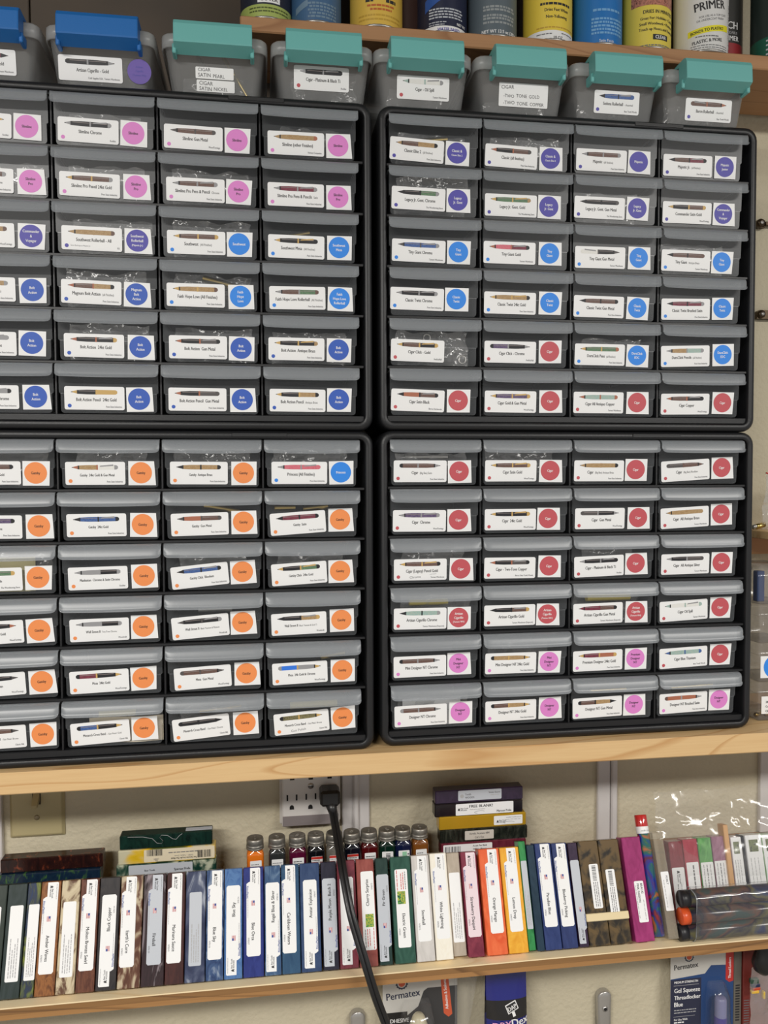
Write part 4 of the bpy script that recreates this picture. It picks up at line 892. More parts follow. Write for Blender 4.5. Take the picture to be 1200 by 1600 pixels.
# foil wrapped tube
root = empty('foil_tube', (0.3598, 0.0072, LS + 0.0085), (-LEAN, 0, 0)); tag(root, 'round tube of rainbow foil with a red cap', 'tube')
mb = MB(); RB = swirl('rainbow_foil', [S(170, 24, 34), S(90, 30, 60), S(26, 50, 150), S(30, 100, 80), S(200, 100, 50), S(160, 30, 44)], 30, 1.0, 0.16, (1.5, 1.5, 0.9), coat=1.0)
mb.lathe([(0.0084, 0), (0.0084, 0.127)], RB, n=24, cap0=True); mb.build('foil_body', root)
mb = MB(); mb.lathe([(0.0086, 0.127), (0.0086, 0.136)], PAPER, n=24); mb.text('acrylic rod', 0.003, 0.0, 0.130, -0.0088, INK2, 'C'); mb.build('paper_collar', root)
mb = MB(); mb.lathe([(0.0085, 0.136), (0.0085, 0.150), (0.008, 0.151)], plain('red_foil', S(190, 40, 40), 0.15, coat=1.0), n=24, cap1=True); mb.build('cap', root)
# clear acrylic blank
root = pen_blank(0.3695, 0.3845, film('clear_acrylic', S(190, 180, 160), 0.35, 0.08, 1.5), 'clear acrylic pen blank right of the foil tube', kind=None, L=0.132)
mb = MB(); mb.fn = lambda x, y, z: (z * 0.8 + 0.001, y - 0.0003, 0.132 - x); mb.slab(rrect(0.05, 0.098, -0.007, 0.007, 0.0014, 2), 0, 0.0003, PAPER)
mb.text('PDBLT', 0.0045, 0.055, 0.001, -0.0002, INK2, 'L', True); dashes(mb, 0.06, 0.094, -0.004, -0.0002, FAINT, 0.001); mb.build('paper_label', root)

# ------------------------------------------------------------------ stacks of blanks lying on the step
STEP = -0.9925
def lying(x0, x1, k, mat, look, paint, h=0.0189, y0=0.118, d=0.019, group='pen blanks stacked on the step', rz=0.0):
    root = empty('pen_blank', ((x0 + x1) / 2, y0, STEP + k * h + 0.0003), (0, 0, rz)); tag(root, look, 'pen blank', group)
    w = x1 - x0
    mb = MB(); mb.box(-w / 2, w / 2, 0, d, 0, h - 0.0004, mat, 0.0012); mb.build('blank_body', root)
    if paint:
        mb = MB(); paint(mb, w, h); mb.v = [(x, y - 0.0004, z) for x, y, z in mb.v]; mb.build('paper_label', root)
def card(mb, x0, x1, z0, z1, p=None): mb.slab(rrect(x0, x1, z0, z1, 0.0012, 2), 0.0, 0.0003, p or PAPER)
TY = -0.00015
def q1(m, w, h):
    card(m, -w / 2 + 0.003, 0.012, 0.0005, h - 0.0025); bars(m, -w / 2 + 0.006, -w / 2 + 0.012, 0.003, h - 0.005, TY, INK); bars(m, -w / 2 + 0.0135, -w / 2 + 0.028, 0.003, h - 0.005, TY, INK)
    m.text('Acrylic Pen Blank', 0.0034, -0.006, h - 0.0068, TY, INK, 'C', True); m.text('150021 - Maroon', 0.0034, -0.006, h - 0.0115, TY, INK, 'C', True)
def q2(m, w, h):
    card(m, -0.028, 0.014, 0.003, h - 0.003, plain('aged_label', S(206, 200, 190), 0.5)); m.text('Acrylic Acetate #84', 0.0042, -0.007, 0.0105, TY, INK, 'C', maxw=0.038); m.text("Cat's Eye", 0.0042, -0.007, 0.005, TY, INK, 'C')
def q3(m, w, h):
    card(m, 0.016, 0.058, 0.003, h - 0.003); wood_logo(m, 0.020, 0.008, TY, 1.0); m.text('www.BearToothWoods.com', 0.0022, 0.034, 0.0125, TY, INK2, 'L', maxw=0.022); dashes(m, 0.034, 0.055, 0.0098, TY, FAINT, 0.0007)
    m.tube([(0.038 + 0.004 * math.cos(a * 0.5) * 2, -0.0002, 0.006 + 0.0014 * math.sin(a * 0.5)) for a in range(9)], 0.0002, INK2, 5)
def q4(m, w, h):
    card(m, -0.034, 0.050, 0.0012, h - 0.0015); wood_logo(m, -0.031, 0.0095, TY, 1.05)
    m.text('FREE BLANK!', 0.0055, -0.0145, 0.0115, TY, INK, 'L', True, sq=1.1); m.text('Thank you for your business!', 0.0022, -0.0135, 0.0082, TY, INK2, 'L')
    m.text('Maroon Pride', 0.0045, 0.047, 0.0032, TY, INK, 'R', True); m.tube([(0.001 + 0.008 * math.cos(a * 0.45 + 0.6), -0.0002, 0.0045 + 0.0018 * math.sin(a * 0.45 + 0.6)) for a in range(9)], 0.0002, INK2, 5)
def q5(m, w, h):
    card(m, -0.031, 0.032, 0.003, h - 0.0015, PAPER_OLD); m.text('Tooth', 0.004, -0.021, 0.0105, TY, INK2, 'L', True); m.text('WOODS', 0.004, -0.021, 0.006, TY, INK2, 'L', True); m.disc(-0.0255, 0.0095, 0.0028, TY, FAINT, 10)
    m.text('Violet Storm', 0.0038, 0.030, 0.0118, TY, INK2, 'R', True); dashes(m, 0.016, 0.030, 0.0090, TY, FAINT, 0.0008)
lying(0.0900, 0.2130, 0, sw('umber', c(60, 46, 40), c(80, 62, 52)), 'umber pen blank hidden at the foot of the right stack', None)
lying(0.0895, 0.2135, 1, sw('maroon', c(88, 30, 44), c(110, 44, 58)), 'maroon pen blank at the bottom of the right stack', q1)
lying(0.088, 0.2155, 2, sw('cats_eye', c(22, 24, 22), c(34, 38, 32), c(60, 62, 54)), 'black green pen blank second from the bottom of the right stack', q2)
lying(0.0865, 0.2135, 3, plain('gold_pearl', S(206, 164, 44), 0.25, 0.35, coat=0.6), 'golden pearl pen blank in the middle of the right stack', q3)
lying(0.0805, 0.2085, 4, sw('pitch', c(24, 20, 24), c(34, 28, 32)), 'black pen blank second from the top of the right stack', q4)
lying(0.0812, 0.2088, 5, sw('violet', c(44, 32, 54), c(56, 42, 66)), 'dark violet pen blank on top of the right stack', q5)
def g1(m, w, h):
    card(m, -w / 2 + 0.016, 0.034, 0.003, h - 0.001, PAPER_OLD); m.text('Spartan Pride', 0.0046, 0.031, 0.0085, TY, INK, 'R', True); m.text('Bear Tooth', 0.0034, -0.022, 0.0095, TY, INK, 'C', True)
def g2(m, w, h):
    card(m, -0.030, w / 2 - 0.001, 0.002, h - 0.001, plain('cream_label', S(226, 214, 186), 0.5)); 
    n0 = len(m.v)
    bars(m, -0.026, -0.006, 0.010, h - 0.001, TY, INK); m.text('150081', 0.003, -0.014, 0.0065, TY, INK2, 'C', rot=math.pi); m.text('Pen', 0.003, -0.014, 0.0045, TY, INK2, 'C', rot=math.pi)
    m.text('Pen Favorite Acrylic Pen Blank', 0.0032, 0.022, 0.0060, TY, INK, 'C', True, maxw=0.05, rot=math.pi); m.text('150081 - Yellow, Green', 0.003, 0.022, 0.0092, TY, INK2, 'C', rot=math.pi); dashes(m, 0.002, 0.04, 0.0125, TY, INK2, 0.0012); bars(m, 0.040, 0.058, 0.004, 0.014, TY, INK)
def g3(m, w, h):
    pts = [(-0.05, 0.0175), (-0.03, 0.0165), (-0.018, 0.0135), (-0.012, 0.007), (-0.006, 0.006), (-0.004, 0.0095), (-0.0085, 0.0145), (-0.006, 0.0175), (0.002, 0.0165), (0.0085, 0.0115), (0.013, 0.0105), (0.017, 0.015), (0.021, 0.0178)]
    m.tube([(x, -0.0001, z) for x, z in pts], 0.0003, FAINT, 5)
lying(-0.351, -0.2225, 0, sw('olive', c(60, 66, 40), c(84, 88, 56)), 'olive pen blank hidden at the foot of the green stack', None, 0.0195, 0.117, group='pen blanks in the green stack')
lying(-0.352, -0.2215, 1, sw('green_cream', c(20, 52, 44), c(36, 74, 60), c(190, 194, 172), scale=20, sharp=True, st=(1, 1, 1)), 'green and pale marbled pen blank at the bottom of the left stack', g1, 0.0195, 0.117, group='pen blanks in the green stack')
lying(-0.3495, -0.2225, 2, sw('green_yellow', c(200, 200, 180), c(222, 182, 36), c(222, 182, 36), c(24, 74, 50), scale=15, dist=1.0, sharp=True, st=(1, 1, 1)), 'yellow and green pen blank in the middle of the left stack', g2, 0.0195, 0.1175, group='pen blanks in the green stack')
lying(-0.3475, -0.2265, 3, sw('forest', c(14, 32, 28), c(24, 52, 44)), 'dark forest green pen blank on top of the left stack', g3, 0.0195, 0.119, group='pen blanks in the green stack')
mb = MB(); mb.box(-0.262, -0.227, 0.1235, 0.133, -0.9147, -0.9143, PAPER_OLD); dashes(mb, -0.26, -0.23, 0, 0, INK2) if False else None
o = mb.build('price_tag'); tag(o, 'grey sticker on top of the forest green pen blank', 'sticker')
lying(-0.500, -0.373, 0, sw('slate_blank', c(50, 54, 60), c(70, 74, 80)), 'slate grey pen blank hidden at the foot of the left end pile', None, 0.0188, 0.116, group='pen blanks at the left end of the step')
lying(-0.502, -0.372, 1, sw('navy_moss', c(16, 32, 52), c(20, 38, 58), c(24, 44, 62), c(64, 100, 50)), 'navy and green pen blank under the dark red one at the left', None, 0.0188, 0.116, group='pen blanks at the left end of the step')
lying(-0.4985, -0.3695, 2, sw('garnet', c(30, 17, 17), c(40, 20, 19), c(48, 24, 20), c(118, 56, 36), scale=95, dist=1.0), 'dark garnet red pen blank on top at the left end', None, 0.0188, 0.120, group='pen blanks at the left end of the step')

mb = MB(); mb.box(-0.185, 0.07, 0.082, 0.107, STEP + 0.0002, STEP + 0.0205, PLYEDGE, 0.001); tag(mb.build('jar_riser'), 'narrow wooden strip under the row of paint jars', 'strip')
# ------------------------------------------------------------------ paint jars on the step
def jar(px, mat, look, lab, k):
    x = -0.169 + (px - 397) * (0.2227 / 255)
    root = empty('paint_jar', (x, 0.094, STEP + 0.0208), (0, 0, random.uniform(-0.06, 0.06))); tag(root, look, 'jar', 'paint jars on the step')
    mb = MB(); H = 0.0405
    def sq(h, r, z): return [(a, b, z) for a, b in rrect(-h, h, -h, h, r, 4)]
    mb.loops([sq(0.0095, 0.004, 0), sq(0.0112, 0.0045, 0.0015), sq(0.0112, 0.0045, 0.034), sq(0.0106, 0.005, 0.037), sq(0.0092, 0.0085, 0.0395), sq(0.0085, 0.0084, 0.043)], mat, True, True, True); mb.build('glass_body', root)
    mb = MB(); mb.lathe([(0.0108, 0.0405), (0.0117, 0.041), (0.0117, 0.0424), (0.0110, 0.0432), (0.0116, 0.0442), (0.0116, 0.0455), (0.0108, 0.0463), (0.0112, 0.0475), (0.0112, 0.0525), (0.0106, 0.0545), (0.0095, 0.0548), (0.0088, 0.0541), (0.0, 0.0541)], CAPM, n=28, cap0=True)
    a0 = random.uniform(0, 3)
    mb.tube([(0.0036 * math.cos(t * math.pi / 8) * math.cos(a0) - 0.0022 * math.sin(t * math.pi / 8) * math.sin(a0), 0.0036 * math.cos(t * math.pi / 8) * math.sin(a0) + 0.0022 * math.sin(t * math.pi / 8) * math.cos(a0), 0.0543) for t in range(17)], 0.0004, CAPM, 5, False)
    mb.build('cap', root)
    mb = MB(); mb.slab(rrect(-0.0072, 0.0078, 0.004, 0.028, 0.0008, 2), 0, 0.0003, PAPER)
    if lab == 'red': mb.rect(-0.0072, 0.0078, 0.0245, 0.0278, TY, INKR)
    if lab == 'bar':
        z = 0.006
        while z < 0.0255: h = random.choice((0.0004, 0.0007, 0.001)); mb.rect(-0.002, 0.004, z, z + h, TY, INK); z += h + 0.0005
        dashes(mb, -0.006, -0.003, 0.02, TY, INK2)
    elif lab == 'green': mb.rect(-0.002, 0.004, 0.006, 0.0265, TY, plain('mint_print', S(150, 205, 170), 0.5)); dashes(mb, -0.006, -0.0025, 0.017, TY, INK, 0.002); dashes(mb, 0.005, 0.0072, 0.022, TY, INK2, 0.002)
    else:
        for q in range(7): dashes(mb, -0.006, random.uniform(0.002, 0.007), 0.0225 - q * 0.0026, TY, INK2 if lab != 'bold' or q else INK, 0.0011, 0.0005, 0.001, 0.004)
    mb.v = [(x, y - 0.0115, z) for x, y, z in mb.v]; mb.build('paper_label', root)
CAPM = plain('tin_cap', S(150, 146, 138), 0.38, 0.75, bump=0.1, bscale=500)
jm = lambda n, c_: plain('jar_' + n, c_, 0.12, coat=1.0)
jar(397, jm('orange', S(226, 118, 30)), 'paint jar of bright orange at the left end of the jars', 'txt', 0)
jar(430, jm('graphite', S(46, 48, 48)), 'paint jar of graphite grey beside the orange jar', 'txt', 1)
jar(461, jm('magenta', S(84, 14, 48)), 'paint jar of dark magenta', 'bold', 2)
jar(489.5, jm('black', S(16, 16, 20)), 'black paint jar with red topped label left of the clear jar', 'red', 3)
jar(518, film('jar_glass', S(170, 168, 160), 0.25, 0.05, 1.5), 'clear glass jar behind the black cord', 'red', 4)
jar(545, jm('ink_blue', S(14, 18, 30)), 'inky black blue paint jar just right of the cord', 'red', 5)
jar(572, jm('dark_red', S(78, 12, 16)), 'paint jar of dark red', 'bold', 6)
jar(600, jm('dark_green', S(10, 38, 28)), 'dark green paint jar with a barcode label', 'bar', 7)
jar(625, jm('navy', S(16, 24, 58)), 'navy paint jar with mint green label print', 'green', 8)
jar(652, jm('amber', S(120, 70, 24)), 'amber brown paint jar at the right end of the jars', 'txt', 9)

# ------------------------------------------------------------------ switch, outlet, plug and cord
IVORY = plain('ivory_plastic', S(176, 164, 124), 0.4)
root = empty('light_switch', (-0.4635, 0.17, -0.870)); tag(root, 'ivory toggle light switch on the wall under the pine shelf', 'switch')
mb = MB(); mb.loops([[(x, y, z) for x, z in rrect(-0.0358 + i, 0.0358 - i, -0.058 + i, 0.058 - i, 0.002, 2)] for i, y in ((0, -0.0002), (0, -0.0015), (0.0035, -0.0055), (0.005, -0.006))], IVORY, False, False, True)
mb.build('wall_plate', root)
mb = MB(); mb.box(-0.0055, 0.0055, -0.0062, -0.0056, -0.012, 0.012, plain('switch_slot', S(60, 52, 40), 0.7)); mb.build('toggle_slot', root)
mb = MB(); mb.add([(x * k, y, z) for y, z, k in ((-0.006, 0.004, 1), (-0.006, -0.007, 1), (-0.0175, -0.0135, 0.85), (-0.019, -0.0085, 0.85)) for x in (-0.0042, 0.0042)], [(0, 1, 3, 2), (2, 3, 5, 4), (4, 5, 7, 6), (6, 7, 1, 0), (0, 2, 4, 6), (1, 7, 5, 3)], IVORY); mb.build('toggle', root)
for z in (-0.030, 0.030):
    mb = MB(); mb.tube([(0, -0.0055, z), (0, -0.0064, z), (0, -0.0072, z), (0, -0.0076, z)], [0.0037, 0.0036, 0.0028, 0.0012], plain('brassy_screw', S(150, 138, 110), 0.35, 0.3), 16); mb.build('screw', root)
OUTW = plain('outlet_white', S(206, 202, 198), 0.4); OUTG = plain('outlet_grey', S(126, 118, 118), 0.45)
a, b = at(440, 1207, 0.150), at(530, 1290, 0.150)
root = empty('wall_outlet', ((a.x + b.x) / 2, 0.17, 0)); tag(root, 'white six-way outlet adapter with a grey strip on the wall', 'outlet')
ox = root.location.x; z0 = at(485, 1290, 0.150).z; hw = (b.x - a.x) / 2
mb = MB(); mb.box(-hw - 0.003, hw + 0.003, -0.008, -0.0003, z0 - 0.001, z0 + 0.128, OUTW, 0.002); mb.box(-hw, hw, -0.0205, -0.008, z0, z0 + 0.126, OUTW, 0.002); mb.build('adapter_body', root)
mb = MB(); mb.box(-hw + 0.001, hw - 0.001, -0.0212, -0.0200, z0 + 0.0012, z0 + 0.0155, OUTG, 0.0004); mb.build('grey_strip', root)
mb = MB(); SL_ = plain('slot_dark', (0.006, 0.005, 0.005, 1), 0.8)
for px, py in ((449, 1247), (463.5, 1246), (478.5, 1245), (493, 1244)):
    q = at(px, py, 0.1495); mb.box(q.x - ox - 0.0011, q.x - ox + 0.0011, -0.0209, -0.0195, q.z - 0.0042, q.z + 0.0042, SL_)
for px, py in ((456, 1262), (485, 1261), (456.5, 1216), (485.5, 1215), (515, 1213.5)):
    q = at(px, py, 0.1495); pts = [(q.x - ox + 0.0031 * math.cos(t * math.pi / 8), q.z + 0.0036 * math.sin(t * math.pi / 8)) for t in range(9)] + [(q.x - ox - 0.0031, q.z - 0.0026), (q.x - ox + 0.0031, q.z - 0.0026)]
    mb.slab(pts, -0.0209, -0.0195, SL_)
mb.build('slots', root)
q = at(485.5, 1228, 0.149); mb = MB(); mb.tube([(q.x - ox, -0.0200, q.z), (q.x - ox, -0.0218, q.z)], 0.004, STEEL, 16); mb.rect(q.x - ox - 0.0034, q.x - ox + 0.0034, q.z - 0.0005, q.z + 0.0005, -0.0220, INK); mb.build('screw', root)
CORD = plain('black_rubber', (0.012, 0.012, 0.013, 1), 0.35)
pc = at(515.5, 1246, 0.128)
root = empty('power_cord', tuple(pc)); tag(root, 'black power cord plugged into the outlet and hanging past the shelf', 'cord')
mb = MB(); mb.box(-0.0138, 0.0138, -0.0085, 0.0210, -0.0105, 0.0115, CORD, 0.0035); mb.build('plug', root)
mb = MB(); path = [(517, 1256, .125), (520, 1268, .122), (524, 1290, .098), (529, 1320, .066), (534, 1350, .036), (541, 1390, .014), (549, 1430, -.002), (559, 1465, -.012), (568, 1495, -.020), (577, 1525, -.026), (588, 1560, -.026), (603, 1600, -.022), (617, 1640, -.016), (630, 1690, -.01)]
P = [at(*p) - pc for p in path]
fine = []
for i in range(len(P) - 1):
    p0, p1, p2, p3 = P[max(i - 1, 0)], P[i], P[i + 1], P[min(i + 2, len(P) - 1)]
    for t in (0, .25, .5, .75): fine.append(0.5 * ((2 * p1) + (p2 - p0) * t + (2 * p0 - 5 * p1 + 4 * p2 - p3) * t * t + (3 * p1 - p0 - 3 * p2 + p3) * t ** 3))
fine.append(P[-1])
off = Vector((0.0026, 0, 0))
mb.tube([p - off for p in fine], 0.0031, CORD, 8); mb.tube([p + off for p in fine], 0.0031, CORD, 8); mb.build('cable', root)
mb = MB(); mb.tube([(0.0012, -0.001, -0.008), (0.003, -0.003, -0.016), (0.006, -0.006, -0.026)], [0.0085, 0.0068, 0.0055], CORD, 12); mb.build('strain_relief', root)

# ------------------------------------------------------------------ bag of blanks and bundle of rods at the right end
def bagged(pl, pr, top, mat, look, paint=None, name='pen_blank', cat='pen blank', Y=0.046, D=0.016):
    a, b = at(pl, 1392, Y), at(pr, 1392, Y); le = math.radians(15)
    zt = at((pl + pr) / 2 - 18, top, Y + 0.035).z; zb = LS + 0.0006 + D * math.sin(le); L = (zt - zb) / math.cos(le)
    y0 = Y - (a.z - zb) * math.tan(le)
    root = empty(name, ((a.x + b.x) / 2, y0, zb), (-le, 0, 0)); tag(root, look, cat, 'pen blanks in the clear bag' if cat == 'pen blank' else None)
    w = b.x - a.x - 0.0006
    mb = MB(); mb.box(-w / 2, w / 2, 0, D, 0, L, mat, 0.0007); mb.build('blank_body', root)
    if paint:
        mb = MB(); mb.fn = lambda x, y, z: (z, y - 0.0003, L - x); paint(mb, w); mb.build('paper_label', root)
def lab_a(m, w):
    m.slab(rrect(0.034, 0.11, -w * 0.45, w * 0.45, 0.0015, 2), 0, 0.0003, PAPER); wood_logo(m, 0.038, 0.0, TY, 1.2)
    dashes(m, 0.055, 0.1, 0.002, TY, FAINT, 0.001); dashes(m, 0.055, 0.1, -0.003, TY, INK2, 0.0012)
def lab_b(m, w):
    m.slab(rrect(0.030, 0.11, -w * 0.42, w * 0.42, 0.0012, 2), 0, 0.0003, PAPER); dashes(m, 0.034, 0.1, 0.0, TY, INK2, 0.002)
def lab_c(m, w):
    m.slab(rrect(0.0, 0.12, -w * 0.48, w * 0.48, 0.0008, 2), 0, 0.0003, PAPER); m.rect(0.006, 0.022, -w * 0.3, w * 0.25, TY, swirl('card_picture', [S(40, 60, 40), S(120, 130, 90), S(30, 30, 40)], 160, 2, 0.5))
    for q in range(3): dashes(m, 0.03, 0.07, -w * 0.3 + q * w * 0.22, TY, FAINT, 0.0009)
def lab_d(m, w):
    m.slab(rrect(0.032, 0.11, -w * 0.47, w * 0.47, 0.0012, 2), 0, 0.0003, PAPER)
    for q in range(3): dashes(m, 0.035, 0.07 + 0.01 * q, -w * 0.3 + q * w * 0.25, TY, INK2 if q == 1 else FAINT, 0.0012)
bagged(1052, 1074, 1306, sw('claret', c(116, 28, 44), c(140, 44, 60)), 'claret red pen blank at the left in the clear bag', lab_a)
bagged(1075, 1098, 1303, sw('brick', c(156, 50, 66), c(176, 72, 88)), 'rose red pen blank second in the clear bag', lab_b)
bagged(1099, 1120, 1301, sw('leaf', c(56, 130, 60), c(110, 178, 100)), 'leaf green swirled pen blank in the clear bag', lab_d)
bagged(1121, 1141, 1299, sw('mauve', c(140, 90, 116), c(168, 122, 146)), 'mauve pen blank beside the wooden strip in the clear bag', lab_d)
bagged(1142, 1150, 1283, plain('bare_wood', S(206, 160, 110), 0.6), 'thin bare wooden strip standing among the bagged blanks', None, 'wooden_strip', 'wood strip', 0.042)
bagged(1151, 1168, 1300, sw('lilac', c(190, 180, 200), c(220, 214, 226)), 'lilac white pen blank with picture card in the clear bag', lab_c)
bagged(1169, 1173, 1298, plain('dark_card', S(24, 28, 44), 0.5), 'thin dark strip between the card covered blanks', None, 'dark_strip', 'strip', 0.044)
bagged(1174, 1200, 1297, sw('ice', c(210, 214, 220), c(230, 230, 232)), 'icy white pen blank with picture card in the clear bag', lab_c)
bagged(1201, 1226, 1296, sw('mint', c(120, 190, 120), c(210, 220, 200)), 'mint green pen blank at the right edge in the clear bag', lab_c)
def sheet_bag():
    mb = MB(); nx, nz = 44, 34; x0, x1 = 0.386, 0.70
    for side in (0, 1):
        vs = []
        for k in range(nz + 1):
            for i in range(nx + 1):
                u, v = i / nx, k / nz
                x = x0 + (x1 - x0) * u; z = LS + 0.001 + v * 0.172
                yf = 0.0215 + 0.074 * max(0.0, v - 0.38); yb = 0.0505 + 0.06 * max(0.0, v - 0.4)
                e = min(1.0, 8 * min(u, v + 0.02)) * max(0.0, 1 - max(0, v - 0.85) / 0.15 * 0.8)
                n = noise.noise(Vector((x * 26, z * 30, side * 5))) * 0.006 + abs(noise.noise(Vector((x * 34 + z * 26, z * 30 - x * 12, 2 + side)))) * 0.009 * (1 if v > 0.6 else 0.1)
                y = (yf if side == 0 else yb); ym = (yf + yb) / 2
                vs.append((x + 0.004 * noise.noise(Vector((v * 6, side, 9))), ym + (y - ym) * (0.15 + 0.85 * e) + n * (0.1 + 0.9 * min(1, max(0, v - 0.3) * 2)), z + 0.005 * noise.noise(Vector((u * 5, 3, side))) * v))
        mb.add(vs, [(k * (nx + 1) + i, k * (nx + 1) + i + 1, (k + 1) * (nx + 1) + i + 1, (k + 1) * (nx + 1) + i) for k in range(nz) for i in range(nx)], CLEARBAG, True)
    return tag(mb.build('plastic_bag'), 'large clear bag standing around the blanks at the right end', 'bag')
sheet_bag()
ROD = swirl('rod_resin', [S(40, 36, 48), S(44, 56, 92), S(96, 92, 60), S(34, 36, 54), S(96, 66, 56), S(50, 70, 70)], 20, 1.0, 0.2, (0.9, 1, 1))
ODK = plain('rod_end_black', (0.012, 0.012, 0.015, 1), 0.4)
for k, (y, z, x, m, t) in enumerate(((0.0055, -1.0450, 0.3865, ODK, 'front lowest'), (0.0045, -1.0225, 0.3880, plain('orange_resin', S(214, 84, 40), 0.3), 'front middle, orange ended'), (0.0065, -1.0003, 0.3885, ODK, 'front top'))):
    root = empty('resin_rod', (x, y, z), (k * 1.3, 0, 0)); tag(root, f'{t} dark rod in the clear sleeve at lower right', 'rod', 'rods in the clear sleeve')
    mb = MB(); mb.tube([(0.011, 0, 0), (0.26, 0, 0)], 0.0107, ROD, 20); mb.build('rod_body', root)
    mb = MB(); mb.tube([(0, 0, 0), (0.0012, 0, 0), (0.0115, 0, 0)], [0.0098, 0.0109, 0.0109], m, 20); mb.disc(0, 0, 0.001, 0, m, 6) if False else None; mb.build('end_cap', root)
mb = MB()
def sleeve_ring(x, g=0.0):
    pts = rrect(-0.0095 - g, 0.0195 + g, -1.0562 - g * 0.1, -0.9870 + g, 0.013, 5)
    return [(x + 0.004 * math.sin(q * 0.9) * 0.3, y + 0.0012 * math.sin(x * 90 + q), z + 0.0012 * noise.noise(Vector((x * 40, q * 0.6, 0)))) for q, (y, z) in enumerate(pts)]
SLV = film('sleeve_film', (0.7, 0.7, 0.72, 1), 0.05, 0.08, 1.2, bump=0.25, bscale=30)
mb.loops([sleeve_ring(0.404 + 0.022 * k) for k in range(12)], SLV, True)
rim = sleeve_ring(0.404); mb.tube(rim + [rim[0]], 0.0007, LIP, 6, False)
o = mb.build('clear_sleeve'); tag(o, 'clear plastic sleeve around the dark rods', 'sleeve')

# ------------------------------------------------------------------ under the lower shelf
def hang(pl, pt, pr, pb, Y):
    a, b = at(pl, pt, Y), at(pr, pb, Y); return a.x, b.x, b.z, a.z
CARDW = plain('card_white', S(196, 194, 188), 0.4, coat=0.4); CARDB = plain('card_blue', S(20, 62, 116), 0.35, coat=0.5); NAVY = plain('card_navy', S(28, 34, 62), 0.35, coat=0.5)
GREYC = plain('card_dark_grey', S(54, 54, 56), 0.35, coat=0.4); STRIPE = plain('stripe_orange', S(206, 92, 60), 0.4)
BLIS = film('blister_plastic', (0.7, 0.7, 0.7, 1), 0.05, 0.10, 0.9)
def gear(mb, cx, cz, r, y):
    mb.flat([(cx + (r if k % 2 else r * 0.86) * math.cos(k * math.pi / 14), cz + (r if k % 2 else r * 0.86) * math.sin(k * math.pi / 14)) for k in range(28)], y, NAVY)
    mb.disc(cx, cz, r * 0.68, y - 0.0001, CARDW, 20); mb.disc(cx, cz, r * 0.52, y - 0.0002, STRIPE, 16)
def nail(x, z, parent):
    mb = MB(); mb.tube([(x, 0.035, z), (x, -0.012, z), (x, -0.014, z + 0.004)], 0.0018, STEEL, 8); mb.build('hook', parent)
# adhesive pack
Yc = 0.148
o1 = at(600, 1535, Yc); root = empty('adhesive_pack', (o1.x, Yc, o1.z)); tag(root, 'white and black adhesive blister pack with orange stripe, hanging under the shelf', 'pack')
W, T, Bm = 0.108, 0.042, -0.13
mb = MB(); mb.slab([(-0.002, Bm), (W, Bm), (W, T), (-0.002, T)], 0, 0.0008, CARDW); y = -0.0002
mb.rect(-0.002, 0.034, Bm, -0.046, y, plain('card_black', S(24, 22, 22), 0.4)); mb.flat([(0.050, -0.040), (0.058, -0.018), (0.064, -0.014), (W, -0.014), (W, Bm), (0.034, Bm), (0.034, -0.052)], y, GREYC)
mb.flat([(0.079, T), (0.090, T), (0.1005, -0.056), (0.095, -0.060), (0.088, -0.054)], y - 0.0001, STRIPE)
gear(mb, 0.026, -0.004, 0.0095, y); mb.text('Permatex', 0.0150, 0.0035, -0.0275, y, NAVY, 'L', True, rot=0.07, maxw=0.055); mb.text('ADHESIVE', 0.0085, 0.0035, -0.0615, y - 0.0001, INKW, 'L', True)
n0 = len(mb.v); f0 = mb.fn
mb.text('Adhesives & Sealants', 0.0062, 0.0948, -0.0480, y - 0.0003, INKW, 'L', True, rot=math.pi / 2 + 0.09, maxw=0.058)
mb.slab([(0.044, T - 0.033), (0.072, T - 0.033), (0.076, T - 0.030), (0.044, T - 0.0365)], y - 0.0001, 0, plain('hang_slot', S(40, 36, 34), 0.6))
mb.build('printed_card', root)
mb = MB(); mb.lathe([(0.019, -0.12), (0.019, -0.075), (0.012, -0.055), (0.009, -0.046), (0.006, -0.042)], plain('cream_nozzle', S(206, 198, 168), 0.35), cx=0.048, cy=-0.014, n=18, cap1=True); mb.build('nozzle', root)
mb = MB(); mb.loops([[(0.048 + hw_ * sx, -dd, zz) for sx, dd in ((-1, 0.0005), (-0.9, d_ * 0.8), (-0.6, d_), (0.6, d_), (0.9, d_ * 0.8), (1, 0.0005))] for zz, hw_, d_ in ((-0.028, 0.018, 0.001), (-0.03, 0.019, 0.02), (-0.06, 0.025, 0.034), (-0.125, 0.027, 0.036))], BLIS, True, closed=False); mb.build('blister', root)
mb = MB(); mb.slab([(W - 0.004, T), (W + 0.036, T - 0.006), (W + 0.020, -0.06), (W + 0.002, Bm), (W - 0.004, Bm)], -0.002, -0.001, BLIS); mb.build('film_edge', root)
nail(0.058, T - 0.012, root)
